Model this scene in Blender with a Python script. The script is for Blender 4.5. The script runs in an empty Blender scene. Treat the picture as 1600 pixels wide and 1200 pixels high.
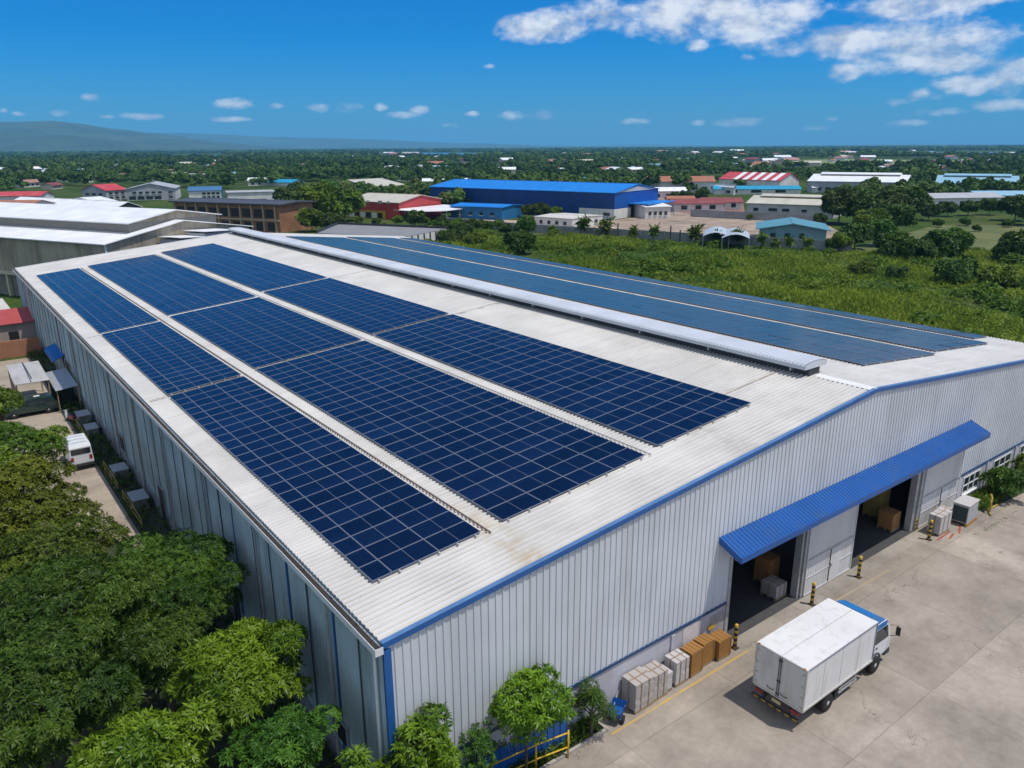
import bpy, math, random
import numpy as np
from mathutils import Vector, Matrix, noise as mnoise
R = math.radians
rng = np.random.default_rng(7)
random.seed(7)
sc = bpy.context.scene
col = sc.collection

# ------------------------------------------------------------------ camera
F, PITCH, AZ, ROLL, CZ = 1201.7, R(17.128), R(37.214), R(-.33), 22.0
_fw = Vector((math.sin(AZ)*math.cos(PITCH), math.cos(AZ)*math.cos(PITCH), -math.sin(PITCH)))
_r0 = Vector((math.cos(AZ), -math.sin(AZ), 0)); _u0 = _r0.cross(_fw)
_rt = _r0*math.cos(ROLL) + _u0*math.sin(ROLL); _up = _u0*math.cos(ROLL) - _r0*math.sin(ROLL)
CAM = Vector((0, 0, CZ))
cam = bpy.data.objects.new('camera', bpy.data.cameras.new('camera')); col.objects.link(cam)
cam.matrix_world = Matrix(((_rt.x, _up.x, -_fw.x, 0), (_rt.y, _up.y, -_fw.y, 0), (_rt.z, _up.z, -_fw.z, CZ), (0, 0, 0, 1)))
cam.data.sensor_width = 36; cam.data.lens = F/1600*36; cam.data.clip_end = 80000; cam.data.clip_start = .5
sc.camera = cam
def ray(u, v): return _fw*F + _rt*(u-800) - _up*(v-600)
def gp(u, v, z=0.0):                       # survey point: where the sight line of a photo pixel meets height z
    d = ray(u, v); return CAM + d*((z-CZ)/d.z)
def hgt(P, v, u=None):                     # height above ground of a photo pixel standing over ground point P
    d = ray(u if u is not None else 800, v)
    w = (P-CAM).dot(_fw)
    k = (600-v)/F                          # tangent above optical axis
    # point P + z*Z : solve (q.up) = k*(q.fw)
    q = P-CAM
    return -(q.dot(_up)-k*q.dot(_fw))/(_up.z-k*_fw.z)

# ------------------------------------------------------------------ materials
MATS = {}
def nt(name):
    m = bpy.data.materials.new(name); m.use_nodes = True
    return m, m.node_tree.nodes, m.node_tree.links, m.node_tree.nodes['Principled BSDF']
def mat(name, c, rough=.6, metal=0., var=.12, scale=3., bump=0., bscale=30., spec=.5, var2=None, coat=0):
    if name in MATS: return MATS[name]
    m, N, L, b = nt(name)
    b.inputs['Roughness'].default_value = rough; b.inputs['Metallic'].default_value = metal
    b.inputs['Specular IOR Level'].default_value = spec
    if coat: b.inputs['Coat Weight'].default_value = coat
    tc = N.new('ShaderNodeTexCoord')
    n1 = N.new('ShaderNodeTexNoise'); n1.inputs['Scale'].default_value = scale; n1.inputs['Detail'].default_value = 6; n1.inputs['Roughness'].default_value = .65
    L.new(tc.outputs['Object'], n1.inputs['Vector'])
    rp = N.new('ShaderNodeValToRGB'); e = rp.color_ramp.elements
    e[0].position = .3; e[1].position = .7
    lo = [x*(1-var) for x in c]; hi = [min(1, x*(1+var*.8)) for x in c]
    if var2: lo = list(var2)
    e[0].color = (*lo, 1); e[1].color = (*hi, 1)
    L.new(n1.outputs['Fac'], rp.inputs['Fac']); L.new(rp.outputs['Color'], b.inputs['Base Color'])
    if bump:
        n2 = N.new('ShaderNodeTexNoise'); n2.inputs['Scale'].default_value = bscale; n2.inputs['Detail'].default_value = 4
        L.new(tc.outputs['Object'], n2.inputs['Vector'])
        bp = N.new('ShaderNodeBump'); bp.inputs['Strength'].default_value = bump; bp.inputs['Distance'].default_value = .02
        L.new(n2.outputs['Fac'], bp.inputs['Height']); L.new(bp.outputs['Normal'], b.inputs['Normal'])
    MATS[name] = m; return m
def streaked(name, c, dirt, amount=.5, rough=.5, sx=1.2, sy=1.2, sz=.12, metal=0., fine=.08, spec=.4, lo=.5, hi=.75):
    """painted sheet metal with long dirt streaks (stretched noise)"""
    if name in MATS: return MATS[name]
    m, N, L, b = nt(name)
    b.inputs['Roughness'].default_value = rough; b.inputs['Metallic'].default_value = metal; b.inputs['Specular IOR Level'].default_value = spec
    tc = N.new('ShaderNodeTexCoord'); mp = N.new('ShaderNodeMapping'); mp.inputs['Scale'].default_value = (sx, sy, sz)
    L.new(tc.outputs['Object'], mp.inputs['Vector'])
    n1 = N.new('ShaderNodeTexNoise'); n1.inputs['Scale'].default_value = 1; n1.inputs['Detail'].default_value = 8; n1.inputs['Roughness'].default_value = .7
    L.new(mp.outputs['Vector'], n1.inputs['Vector'])
    mr = N.new('ShaderNodeMapRange'); mr.inputs['From Min'].default_value = lo; mr.inputs['From Max'].default_value = hi; mr.inputs['To Max'].default_value = amount
    L.new(n1.outputs['Fac'], mr.inputs['Value'])
    n2 = N.new('ShaderNodeTexNoise'); n2.inputs['Scale'].default_value = .35; n2.inputs['Detail'].default_value = 5
    L.new(tc.outputs['Object'], n2.inputs['Vector'])
    r2 = N.new('ShaderNodeValToRGB'); r2.color_ramp.elements[0].position = .35; r2.color_ramp.elements[1].position = .65
    r2.color_ramp.elements[0].color = (*[x*(1-fine) for x in c], 1); r2.color_ramp.elements[1].color = (*[min(1, x*(1+fine)) for x in c], 1)
    L.new(n2.outputs['Fac'], r2.inputs['Fac'])
    mx = N.new('ShaderNodeMix'); mx.data_type = 'RGBA'; mx.inputs['B'].default_value = (*dirt, 1)
    L.new(mr.outputs['Result'], mx.inputs['Factor']); L.new(r2.outputs['Color'], mx.inputs['A']); L.new(mx.outputs['Result'], b.inputs['Base Color'])
    MATS[name] = m; return m
def leafmat(name, c1, c2, trans=.25, rough=.5):
    if name in MATS: return MATS[name]
    m, N, L, b = nt(name)
    at = N.new('ShaderNodeAttribute'); at.attribute_name = 'tint'
    oi = N.new('ShaderNodeObjectInfo')
    rp = N.new('ShaderNodeValToRGB'); rp.color_ramp.elements[0].color = (*c1, 1); rp.color_ramp.elements[1].color = (*c2, 1)
    L.new(at.outputs['Fac'], rp.inputs['Fac'])
    hs = N.new('ShaderNodeHueSaturation'); L.new(rp.outputs['Color'], hs.inputs['Color'])
    mr = N.new('ShaderNodeMapRange'); mr.inputs['To Min'].default_value = .75; mr.inputs['To Max'].default_value = 1.25
    L.new(oi.outputs['Random'], mr.inputs['Value']); L.new(mr.outputs['Result'], hs.inputs['Value'])
    mh = N.new('ShaderNodeMapRange'); mh.inputs['To Min'].default_value = .485; mh.inputs['To Max'].default_value = .515
    L.new(oi.outputs['Random'], mh.inputs['Value']); L.new(mh.outputs['Result'], hs.inputs['Hue'])
    L.new(hs.outputs['Color'], b.inputs['Base Color']); b.inputs['Roughness'].default_value = rough; b.inputs['Specular IOR Level'].default_value = .22
    if trans:
        tr = N.new('ShaderNodeBsdfTranslucent'); L.new(hs.outputs['Color'], tr.inputs['Color'])
        mx = N.new('ShaderNodeMixShader'); mx.inputs[0].default_value = trans
        L.new(b.outputs[0], mx.inputs[1]); L.new(tr.outputs[0], mx.inputs[2]); L.new(mx.outputs[0], N['Material Output'].inputs['Surface'])
    MATS[name] = m; return m

# ------------------------------------------------------------------ mesh helpers
class MB:
    def __init__(s): s.v = []; s.f = []; s.mi = []; s.ms = []
    def m(s, material):
        if material not in s.ms: s.ms.append(material)
        return s.ms.index(material)
    def face(s, pts, material):
        i = len(s.v); s.v += [tuple(p) for p in pts]; s.f.append(tuple(range(i, i+len(pts)))); s.mi.append(s.m(material))
    def mesh(s, vs, fs, material):
        i = len(s.v); s.v += [tuple(p) for p in vs]; k = s.m(material)
        for f in fs: s.f.append(tuple(i+a for a in f)); s.mi.append(k)
    def hexa(s, p, material):            # 8 points, bottom 4 ccw then top 4 ccw
        s.mesh(p, [(3, 2, 1, 0), (4, 5, 6, 7), (0, 1, 5, 4), (1, 2, 6, 5), (2, 3, 7, 6), (3, 0, 4, 7)], material)
    def box(s, x0, x1, y0, y1, z0, z1, material, M=None, bev=0.):
        if bev:
            b = bev
            ring = lambda z, i: [(x0+i, y0+b, z), (x0+b, y0+i, z), (x1-b, y0+i, z), (x1-i, y0+b, z), (x1-i, y1-b, z), (x1-b, y1-i, z), (x0+b, y1-i, z), (x0+i, y1-b, z)]
            P = ring(z0, b*.7)+ring(z0+b, 0)+ring(z1-b, 0)+ring(z1, b*.7)
            fs = [tuple(range(7, -1, -1)), tuple(range(24, 32))]
            for k in range(3):
                for j in range(8): fs.append((k*8+j, k*8+(j+1) % 8, k*8+8+(j+1) % 8, k*8+8+j))
            if M is not None: P = [M @ Vector(p) for p in P]
            s.mesh(P, fs, material); return
        P = [(x0, y0, z0), (x1, y0, z0), (x1, y1, z0), (x0, y1, z0), (x0, y0, z1), (x1, y0, z1), (x1, y1, z1), (x0, y1, z1)]
        if M is not None: P = [M @ Vector(p) for p in P]
        s.hexa(P, material)
    def tube(s, pts, r, material, n=8, r1=None, cap=True):
        pts = [Vector(p) for p in pts]; k = len(pts); vs = []; fs = []
        for i, p in enumerate(pts):
            d = (pts[min(i+1, k-1)]-pts[max(i-1, 0)]).normalized()
            a = d.orthogonal().normalized() if i == 0 else (a - d*a.dot(d)).normalized()
            b = d.cross(a); rr = r if r1 is None else r+(r1-r)*i/(k-1)
            for j in range(n):
                t = 2*math.pi*j/n; vs.append(p+(a*math.cos(t)+b*math.sin(t))*rr)
        for i in range(k-1):
            for j in range(n): fs.append((i*n+j, i*n+(j+1) % n, (i+1)*n+(j+1) % n, (i+1)*n+j))
        if cap: fs += [tuple(range(n-1, -1, -1)), tuple(range((k-1)*n, k*n))]
        s.mesh(vs, fs, material)
    def prism(s, poly, vec, material):   # extrude a planar polygon along vec
        vec = Vector(vec); P = [Vector(p) for p in poly]; n = len(P)
        s.mesh(P+[p+vec for p in P], [tuple(range(n-1, -1, -1)), tuple(range(n, 2*n))]+[(j, (j+1) % n, n+(j+1) % n, n+j) for j in range(n)], material)
    def lathe(s, prof, c, material, n=16, axis='z'):
        vs = []; fs = []
        for r, h in prof:
            for j in range(n):
                t = 2*math.pi*j/n; a, b = r*math.cos(t), r*math.sin(t)
                vs.append((c[0]+a, c[1]+b, c[2]+h) if axis == 'z' else (c[0]+a, c[1]+h, c[2]+b) if axis == 'y' else (c[0]+h, c[1]+a, c[2]+b))
        for i in range(len(prof)-1):
            for j in range(n): fs.append((i*n+j, i*n+(j+1) % n, (i+1)*n+(j+1) % n, (i+1)*n+j))
        fs += [tuple(range(n-1, -1, -1)), tuple(range((len(prof)-1)*n, len(prof)*n))]
        s.mesh(vs, fs, material)
    def ribs(s, u0, u1, pitch, prof, start, end, nrm, material, valley=None):
        """profiled sheet: prof [(t,h)..] within one pitch; start(u), end(u) -> points of a rib's two ends"""
        nrm = Vector(nrm); us = []; k = 0
        while u0+k*pitch < u1:
            for t, h in prof:
                u = u0+(k+t)*pitch
                if u < u1: us.append((u, h))
            k += 1
        us.append((u1, prof[0][1]))
        vs = []; fs = []
        for u, h in us: vs += [Vector(start(u))+nrm*h, Vector(end(u))+nrm*h]
        low = [i for i in range(len(us)-1) if us[i][1] == us[i+1][1] == 0] if valley else []
        for i in range(len(us)-1):
            if i not in low: fs.append((2*i, 2*i+2, 2*i+3, 2*i+1))
        k0 = len(s.v); s.mesh(vs, fs, material)
        for i in low: s.f.append((k0+2*i, k0+2*i+2, k0+2*i+3, k0+2*i+1)); s.mi.append(s.m(valley))
    def data(s, name):
        me = bpy.data.meshes.new(name); me.from_pydata(s.v, [], s.f)
        for m_ in s.ms: me.materials.append(m_)
        me.polygons.foreach_set('material_index', s.mi); me.update(); return me
    def build(s, name, parent=None, smooth=False, loc=None, rz=None):
        o = bpy.data.objects.new(name, s.data(name)); col.objects.link(o)
        if parent is not None: o.parent = parent
        if loc is not None: o.location = loc
        if rz is not None: o.rotation_euler = (0, 0, rz)
        if smooth:
            for p in o.data.polygons: p.use_smooth = True
        return o
def tag(o, label=None, cat=None, group=None, kind=None):
    if label: o['label'] = label
    if cat: o['category'] = cat
    if group: o['group'] = group
    if kind: o['kind'] = kind
    return o
def empty(name, loc=(0, 0, 0), rz=0., label=None, cat=None, group=None):
    o = bpy.data.objects.new(name, None); col.objects.link(o); o.location = loc; o.rotation_euler = (0, 0, rz); o.empty_display_size = .3
    return tag(o, label, cat, group)
def struct(o): o['kind'] = 'structure'; return o
def copy_tree(o, parent=None):
    c = o.copy(); col.objects.link(c)
    if parent is not None: c.parent = parent
    for ch in list(o.children): copy_tree(ch, c)
    return c
def sheet(name, pts, z, material, sub=None):
    mb = MB(); mb.face([(p[0], p[1], z) for p in pts], material); return struct(mb.build(name))
def arrmesh(name, V, Q, material, tint=None, smooth=False):
    """fast mesh from numpy arrays: V (n,3), Q (m,4)"""
    me = bpy.data.meshes.new(name); me.vertices.add(len(V)); me.vertices.foreach_set('co', np.ascontiguousarray(V, np.float32).ravel())
    me.loops.add(Q.size); me.loops.foreach_set('vertex_index', np.ascontiguousarray(Q, np.int32).ravel())
    me.polygons.add(len(Q)); me.polygons.foreach_set('loop_start', np.arange(0, Q.size, Q.shape[1], dtype=np.int32))
    me.polygons.foreach_set('loop_total', np.full(len(Q), Q.shape[1], np.int32))
    me.materials.append(material); me.update(calc_edges=True)
    if tint is not None:
        a = me.attributes.new('tint', 'FLOAT', 'POINT'); a.data.foreach_set('value', np.ascontiguousarray(tint, np.float32))
    if smooth: me.polygons.foreach_set('use_smooth', np.ones(len(Q), bool))
    return me
def lin(r, g, b):
    f = lambda x: (x/255/12.92 if x <= 10 else ((x/255+.055)/1.055)**2.4)
    return (f(r), f(g), f(b))

# ------------------------------------------------------------------ light and sky
TO_SUN = Vector((.218, -.326, 1)).normalized()
sun = bpy.data.objects.new('sun', bpy.data.lights.new('sun', 'SUN')); col.objects.link(sun)
sun.data.energy = 3.7; sun.data.angle = R(.53); sun.data.color = (1, .94, .85)
sun.rotation_euler = TO_SUN.to_track_quat('Z', 'Y').to_euler(); sun.location = (0, 0, 60)
W = bpy.data.worlds.new('World'); sc.world = W; W.use_nodes = True
N, L = W.node_tree.nodes, W.node_tree.links
bg = N['Background']; SKY = .085; bg.inputs['Strength'].default_value = SKY
sky = N.new('ShaderNodeTexSky'); sky.sky_type = 'NISHITA'; sky.sun_disc = False
sky.sun_elevation = math.asin(TO_SUN.z); sky.sun_rotation = math.atan2(TO_SUN.x, TO_SUN.y)
sky.altitude = 0; sky.air_density = 1.0; sky.dust_density = .5; sky.ozone_density = 4.0
def math_(op, a, b=None, c=None, clamp=False):
    n = N.new('ShaderNodeMath'); n.operation = op; n.use_clamp = clamp
    for i, x in enumerate((a, b, c)):
        if x is None: continue
        if isinstance(x, (int, float)): n.inputs[i].default_value = x
        else: L.new(x, n.inputs[i])
    return n.outputs[0]
tcw = N.new('ShaderNodeTexCoord'); sp = N.new('ShaderNodeSeparateXYZ'); L.new(tcw.outputs['Generated'], sp.inputs[0])
azn = math_('ARCTAN2', sp.outputs[0], sp.outputs[1]); eln = math_('ARCSINE', sp.outputs[2])
cb = N.new('ShaderNodeCombineXYZ'); L.new(azn, cb.inputs[0]); L.new(eln, cb.inputs[1])
P_ = cb.outputs[0]
def wnoise(vec, scale, detail, rough, off=(0, 0, 0), st=(1, 1.7, 1)):
    mp = N.new('ShaderNodeMapping'); mp.inputs['Location'].default_value = off; mp.inputs['Scale'].default_value = st; L.new(vec, mp.inputs[0])
    n = N.new('ShaderNodeTexNoise'); n.inputs['Scale'].default_value = scale; n.inputs['Detail'].default_value = detail; n.inputs['Roughness'].default_value = rough
    L.new(mp.outputs[0], n.inputs['Vector']); return n.outputs['Fac']
CL = [(835,44,50,17),(880,38,45,20),(930,22,55,20),(975,18,40,12),(1045,30,60,30),(1110,14,60,28),(1190,38,78,30),(1235,24,38,20),(1225,74,34,14),(1310,60,58,22),(1400,72,80,30),(1480,66,85,28),
(1450,98,110,16),(1430,8,105,20),(1500,0,80,12),(1322,112,26,13),(1578,115,38,25),(1510,133,46,13),(1442,148,30,10),(1400,158,18,7),(1560,165,52,9),(1480,175,42,6),(790,35,14,9),(1090,70,18,9),
(140,153,15,7),(367,162,30,8),(432,165,12,5),(500,168,20,7),(540,168,24,8),(595,168,10,6),(655,172,14,7),(630,180,26,5),(800,181,19,7),(845,180,24,8),(735,178,12,4),(1150,192,34,8),
(1090,192,12,5),(990,190,25,5),(95,177,18,5),(30,178,12,4),(225,182,30,5),(360,186,30,4),(165,182,14,3),(1300,186,10,4),(1420,192,32,5),(5,173,8,4),(1165,90,14,6),(765,104,10,4),(1275,200,20,4),(700,196,18,4)]
best = None
for (u, v, ru, rv) in CL:
    d = ray(u, v).normalized(); a0, e0 = math.atan2(d.x, d.y), math.asin(d.z)
    d2 = ray(u+ru, v).normalized(); d3 = ray(u, v-rv).normalized()
    ra = abs(math.atan2(d2.x, d2.y)-a0)*1.25; re = abs(math.asin(d3.z)-e0)*1.3
    s1 = N.new('ShaderNodeVectorMath'); s1.operation = 'SUBTRACT'; L.new(P_, s1.inputs[0]); s1.inputs[1].default_value = (a0, e0, 0)
    s2 = N.new('ShaderNodeVectorMath'); s2.operation = 'MULTIPLY'; L.new(s1.outputs[0], s2.inputs[0]); s2.inputs[1].default_value = (1/ra, 1/re, 0)
    s3 = N.new('ShaderNodeVectorMath'); s3.operation = 'DOT_PRODUCT'; L.new(s2.outputs[0], s3.inputs[0]); L.new(s2.outputs[0], s3.inputs[1])
    amp = 1.0 if ru*rv > 500 else (.74 if ru*rv > 100 else .58)
    val = math_('MULTIPLY_ADD', s3.outputs['Value'], -1.0, amp)
    best = val if best is None else math_('SMOOTH_MAX', best, val, .35)
best = math_('MAXIMUM', best, -1.2)
n1 = wnoise(P_, 17, 10, .54); n2 = wnoise(P_, 17, 10, .54, off=(.010, -.022, 0))
nb = wnoise(P_, 70, 6, .6)
dens = math_('ADD', math_('MULTIPLY', best, .66), math_('MULTIPLY', math_('SUBTRACT', n1, .5), 2.1))
dens = math_('ADD', dens, math_('MULTIPLY', math_('SUBTRACT', nb, .5), 1.15))
mr = N.new('ShaderNodeMapRange'); mr.interpolation_type = 'SMOOTHSTEP'; mr.inputs['From Min'].default_value = -.22; mr.inputs['From Max'].default_value = .9; mr.inputs['To Max'].default_value = .97
L.new(dens, mr.inputs['Value'])
# unseen cloud added overhead and behind the viewpoint for a whiter, brighter fill
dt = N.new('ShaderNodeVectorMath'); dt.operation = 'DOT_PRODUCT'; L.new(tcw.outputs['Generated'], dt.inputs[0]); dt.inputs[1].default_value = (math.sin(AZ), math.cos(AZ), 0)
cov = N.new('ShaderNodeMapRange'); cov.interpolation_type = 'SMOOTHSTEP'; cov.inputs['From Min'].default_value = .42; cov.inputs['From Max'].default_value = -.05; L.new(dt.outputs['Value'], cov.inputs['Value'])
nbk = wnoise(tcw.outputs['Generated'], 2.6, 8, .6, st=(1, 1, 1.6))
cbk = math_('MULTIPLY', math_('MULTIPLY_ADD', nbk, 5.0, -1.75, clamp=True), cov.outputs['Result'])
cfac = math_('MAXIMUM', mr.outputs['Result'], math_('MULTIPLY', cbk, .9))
shade = math_('ADD', math_('MULTIPLY', math_('SUBTRACT', n1, n2), 4.6), .60, clamp=True)
cm = N.new('ShaderNodeMix'); cm.data_type = 'RGBA'; L.new(shade, cm.inputs['Factor'])
cm.inputs['A'].default_value = (.44/SKY, .52/SKY, .68/SKY, 1); cm.inputs['B'].default_value = (.86/SKY, .90/SKY, .97/SKY, 1)
hs = N.new('ShaderNodeHueSaturation'); hs.inputs['Saturation'].default_value = 1.12; hs.inputs['Value'].default_value = 1.0
vt = N.new('ShaderNodeVectorMath'); vt.operation = 'MULTIPLY'; vt.inputs[1].default_value = (.30, .77, 1.37); L.new(sky.outputs[0], vt.inputs[0]); L.new(vt.outputs[0], hs.inputs['Color'])
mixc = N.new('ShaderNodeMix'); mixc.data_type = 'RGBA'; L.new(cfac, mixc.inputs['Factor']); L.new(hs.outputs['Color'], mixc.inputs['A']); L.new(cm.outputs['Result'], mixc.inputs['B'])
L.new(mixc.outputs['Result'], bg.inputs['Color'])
sc.view_settings.view_transform = 'Standard'; sc.view_settings.look = 'None'; sc.view_settings.gamma = 1; sc.view_settings.exposure = 0
sc.render.engine = 'CYCLES'
cy = sc.cycles; cy.max_bounces = 6; cy.diffuse_bounces = 3; cy.glossy_bounces = 3; cy.transmission_bounces = 2; cy.volume_bounces = 2; cy.transparent_max_bounces = 4
cy.use_denoising = True; cy.sample_clamp_indirect = 4; cy.caustics_reflective = False; cy.caustics_refractive = False

# ------------------------------------------------------------------ shared colours
white_roof = streaked('ribbed roof sheet', (.63, .615, .58), (.36, .33, .28), .45, .42, sx=.22, sy=2.2, sz=1, fine=.07)
trough = streaked('grimy roof trough', (.47, .455, .42), (.27, .24, .20), .6, .6, sx=.25, sy=1.6, sz=1, fine=.12)  # rib valleys take a darker tone than the crests
grey_wall = streaked('grey cladding', (.585, .61, .645), (.36, .36, .35), .45, .42, sx=1.5, sy=1.5, sz=.1, fine=.06)
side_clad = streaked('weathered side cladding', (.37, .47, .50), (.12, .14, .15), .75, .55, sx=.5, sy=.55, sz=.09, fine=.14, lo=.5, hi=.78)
blue_paint = streaked('blue sheet paint', (.010, .085, .31), (.05, .10, .19), .55, .4, fine=.08)
blue_trim = mat('blue trim paint', (.016, .10, .32), .42, var=.15, scale=1.5)
dado_paint = streaked('lavender masonry paint', (.48, .48, .53), (.30, .27, .25), .6, .75, sx=.6, sy=.6, sz=.35, fine=.08)
door_paint = streaked('pale door paint', (.60, .60, .60), (.35, .32, .29), .4, .5, sx=.8, sy=.8, sz=.2, fine=.05)
steel = mat('galvanised steel', (.42, .43, .44), .45, metal=.3, var=.2, scale=4)
dark = mat('dark opening', (.012, .013, .015), .7, var=.2)
dark_steel = mat('dark steel', (.035, .037, .04), .55, var=.3, scale=6)
alu = mat('anodised frame', (.235, .26, .315), .45, metal=.3, var=.05)
glass = mat('window glass', (.02, .03, .035), .06, var=.1, spec=.8)
white_paint = mat('white paint', (.74, .74, .73), .45, var=.06, scale=2)
rubber = mat('tyre rubber', (.014, .014, .014), .85, var=.3, scale=10)
yellow = mat('yellow paint', (.62, .40, .03), .5, var=.22, scale=8)
black_paint = mat('black paint', (.02, .02, .02), .5, var=.2)
bark = mat('bark', (.10, .075, .05), .9, var=.35, scale=6, bump=.6)

def stain_patch(m, x0, x1, y0, y1, c, amt):
    N, L = m.node_tree.nodes, m.node_tree.links; b = N['Principled BSDF']; src = b.inputs['Base Color'].links[0].from_socket
    tc = N.new('ShaderNodeTexCoord'); sp = N.new('ShaderNodeSeparateXYZ'); L.new(tc.outputs['Object'], sp.inputs[0])
    def mm(op, a, q):
        n = N.new('ShaderNodeMath'); n.operation = op
        for i, x in enumerate((a, q)):
            if isinstance(x, (int, float)): n.inputs[i].default_value = x
            else: L.new(x, n.inputs[i])
        return n.outputs[0]
    def ramp(sock, a, q, soft):
        r = N.new('ShaderNodeMapRange'); r.interpolation_type = 'SMOOTHSTEP'; r.inputs['From Min'].default_value = a-soft; r.inputs['From Max'].default_value = a+soft; L.new(sock, r.inputs['Value'])
        r2 = N.new('ShaderNodeMapRange'); r2.interpolation_type = 'SMOOTHSTEP'; r2.inputs['From Min'].default_value = q+soft; r2.inputs['From Max'].default_value = q-soft; L.new(sock, r2.inputs['Value'])
        return mm('MULTIPLY', r.outputs['Result'], r2.outputs['Result'])
    n = N.new('ShaderNodeTexNoise'); n.inputs['Scale'].default_value = 1.6; n.inputs['Detail'].default_value = 7; L.new(tc.outputs['Object'], n.inputs['Vector'])
    r = N.new('ShaderNodeMapRange'); r.inputs['From Min'].default_value = .38; r.inputs['From Max'].default_value = .66; r.inputs['To Max'].default_value = amt; L.new(n.outputs['Fac'], r.inputs['Value'])
    f = mm('MULTIPLY', mm('MULTIPLY', ramp(sp.outputs[0], x0, x1, .5), ramp(sp.outputs[1], y0, y1, 3)), r.outputs['Result'])
    x = N.new('ShaderNodeMix'); x.data_type = 'RGBA'; L.new(f, x.inputs['Factor']); L.new(src, x.inputs['A']); x.inputs['B'].default_value = (*c, 1); L.new(x.outputs['Result'], b.inputs['Base Color'])
for m_ in (white_roof, trough):
    stain_patch(m_, 23.7-8.97, 24.7-8.97, 25-18.48, 42-18.48, (.42, .31, .14), .6)
    stain_patch(m_, 34.2-8.97, 37.0-8.97, 20-18.48, 30-18.48, (.30, .25, .19), .5)
    stain_patch(m_, 14.8-8.97, 15.9-8.97, 50-18.48, 100-18.48, (.33, .29, .23), .6)
    stain_patch(m_, 35.6-8.97, 37.0-8.97, 30-18.48, 110-18.48, (.38, .34, .29), .5)
# ------------------------------------------------------------------ ground, yards, lanes
def ground_mat():
    m, N, L, b = nt('earth and low growth'); b.inputs['Roughness'].default_value = .95; b.inputs['Specular IOR Level'].default_value = .1
    g = N.new('ShaderNodeNewGeometry')
    def nz(sc_, det, ro=.6):
        n = N.new('ShaderNodeTexNoise'); n.inputs['Scale'].default_value = sc_; n.inputs['Detail'].default_value = det; n.inputs['Roughness'].default_value = ro; L.new(g.outputs['Position'], n.inputs['Vector']); return n.outputs['Fac']
    r1 = N.new('ShaderNodeValToRGB'); e = r1.color_ramp.elements
    e[0].position = .32; e[0].color = (.022, .05, .012, 1); e[1].position = .72; e[1].color = (.13, .125, .045, 1)
    x = e.new(.5); x.color = (.05, .095, .018, 1)
    L.new(nz(.035, 8, .7), r1.inputs['Fac'])
    r2 = N.new('ShaderNodeValToRGB'); e = r2.color_ramp.elements
    e[0].position = .35; e[0].color = (.55, .55, .5, 1); e[1].position = .7; e[1].color = (1.25, 1.2, 1.1, 1)
    L.new(nz(.9, 6, .7), r2.inputs['Fac'])
    mx = N.new('ShaderNodeMix'); mx.data_type = 'RGBA'; mx.blend_type = 'MULTIPLY'; mx.inputs['Factor'].default_value = 1
    L.new(r1.outputs['Color'], mx.inputs['A']); L.new(r2.outputs['Color'], mx.inputs['B']); L.new(mx.outputs['Result'], b.inputs['Base Color'])
    return m
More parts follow.
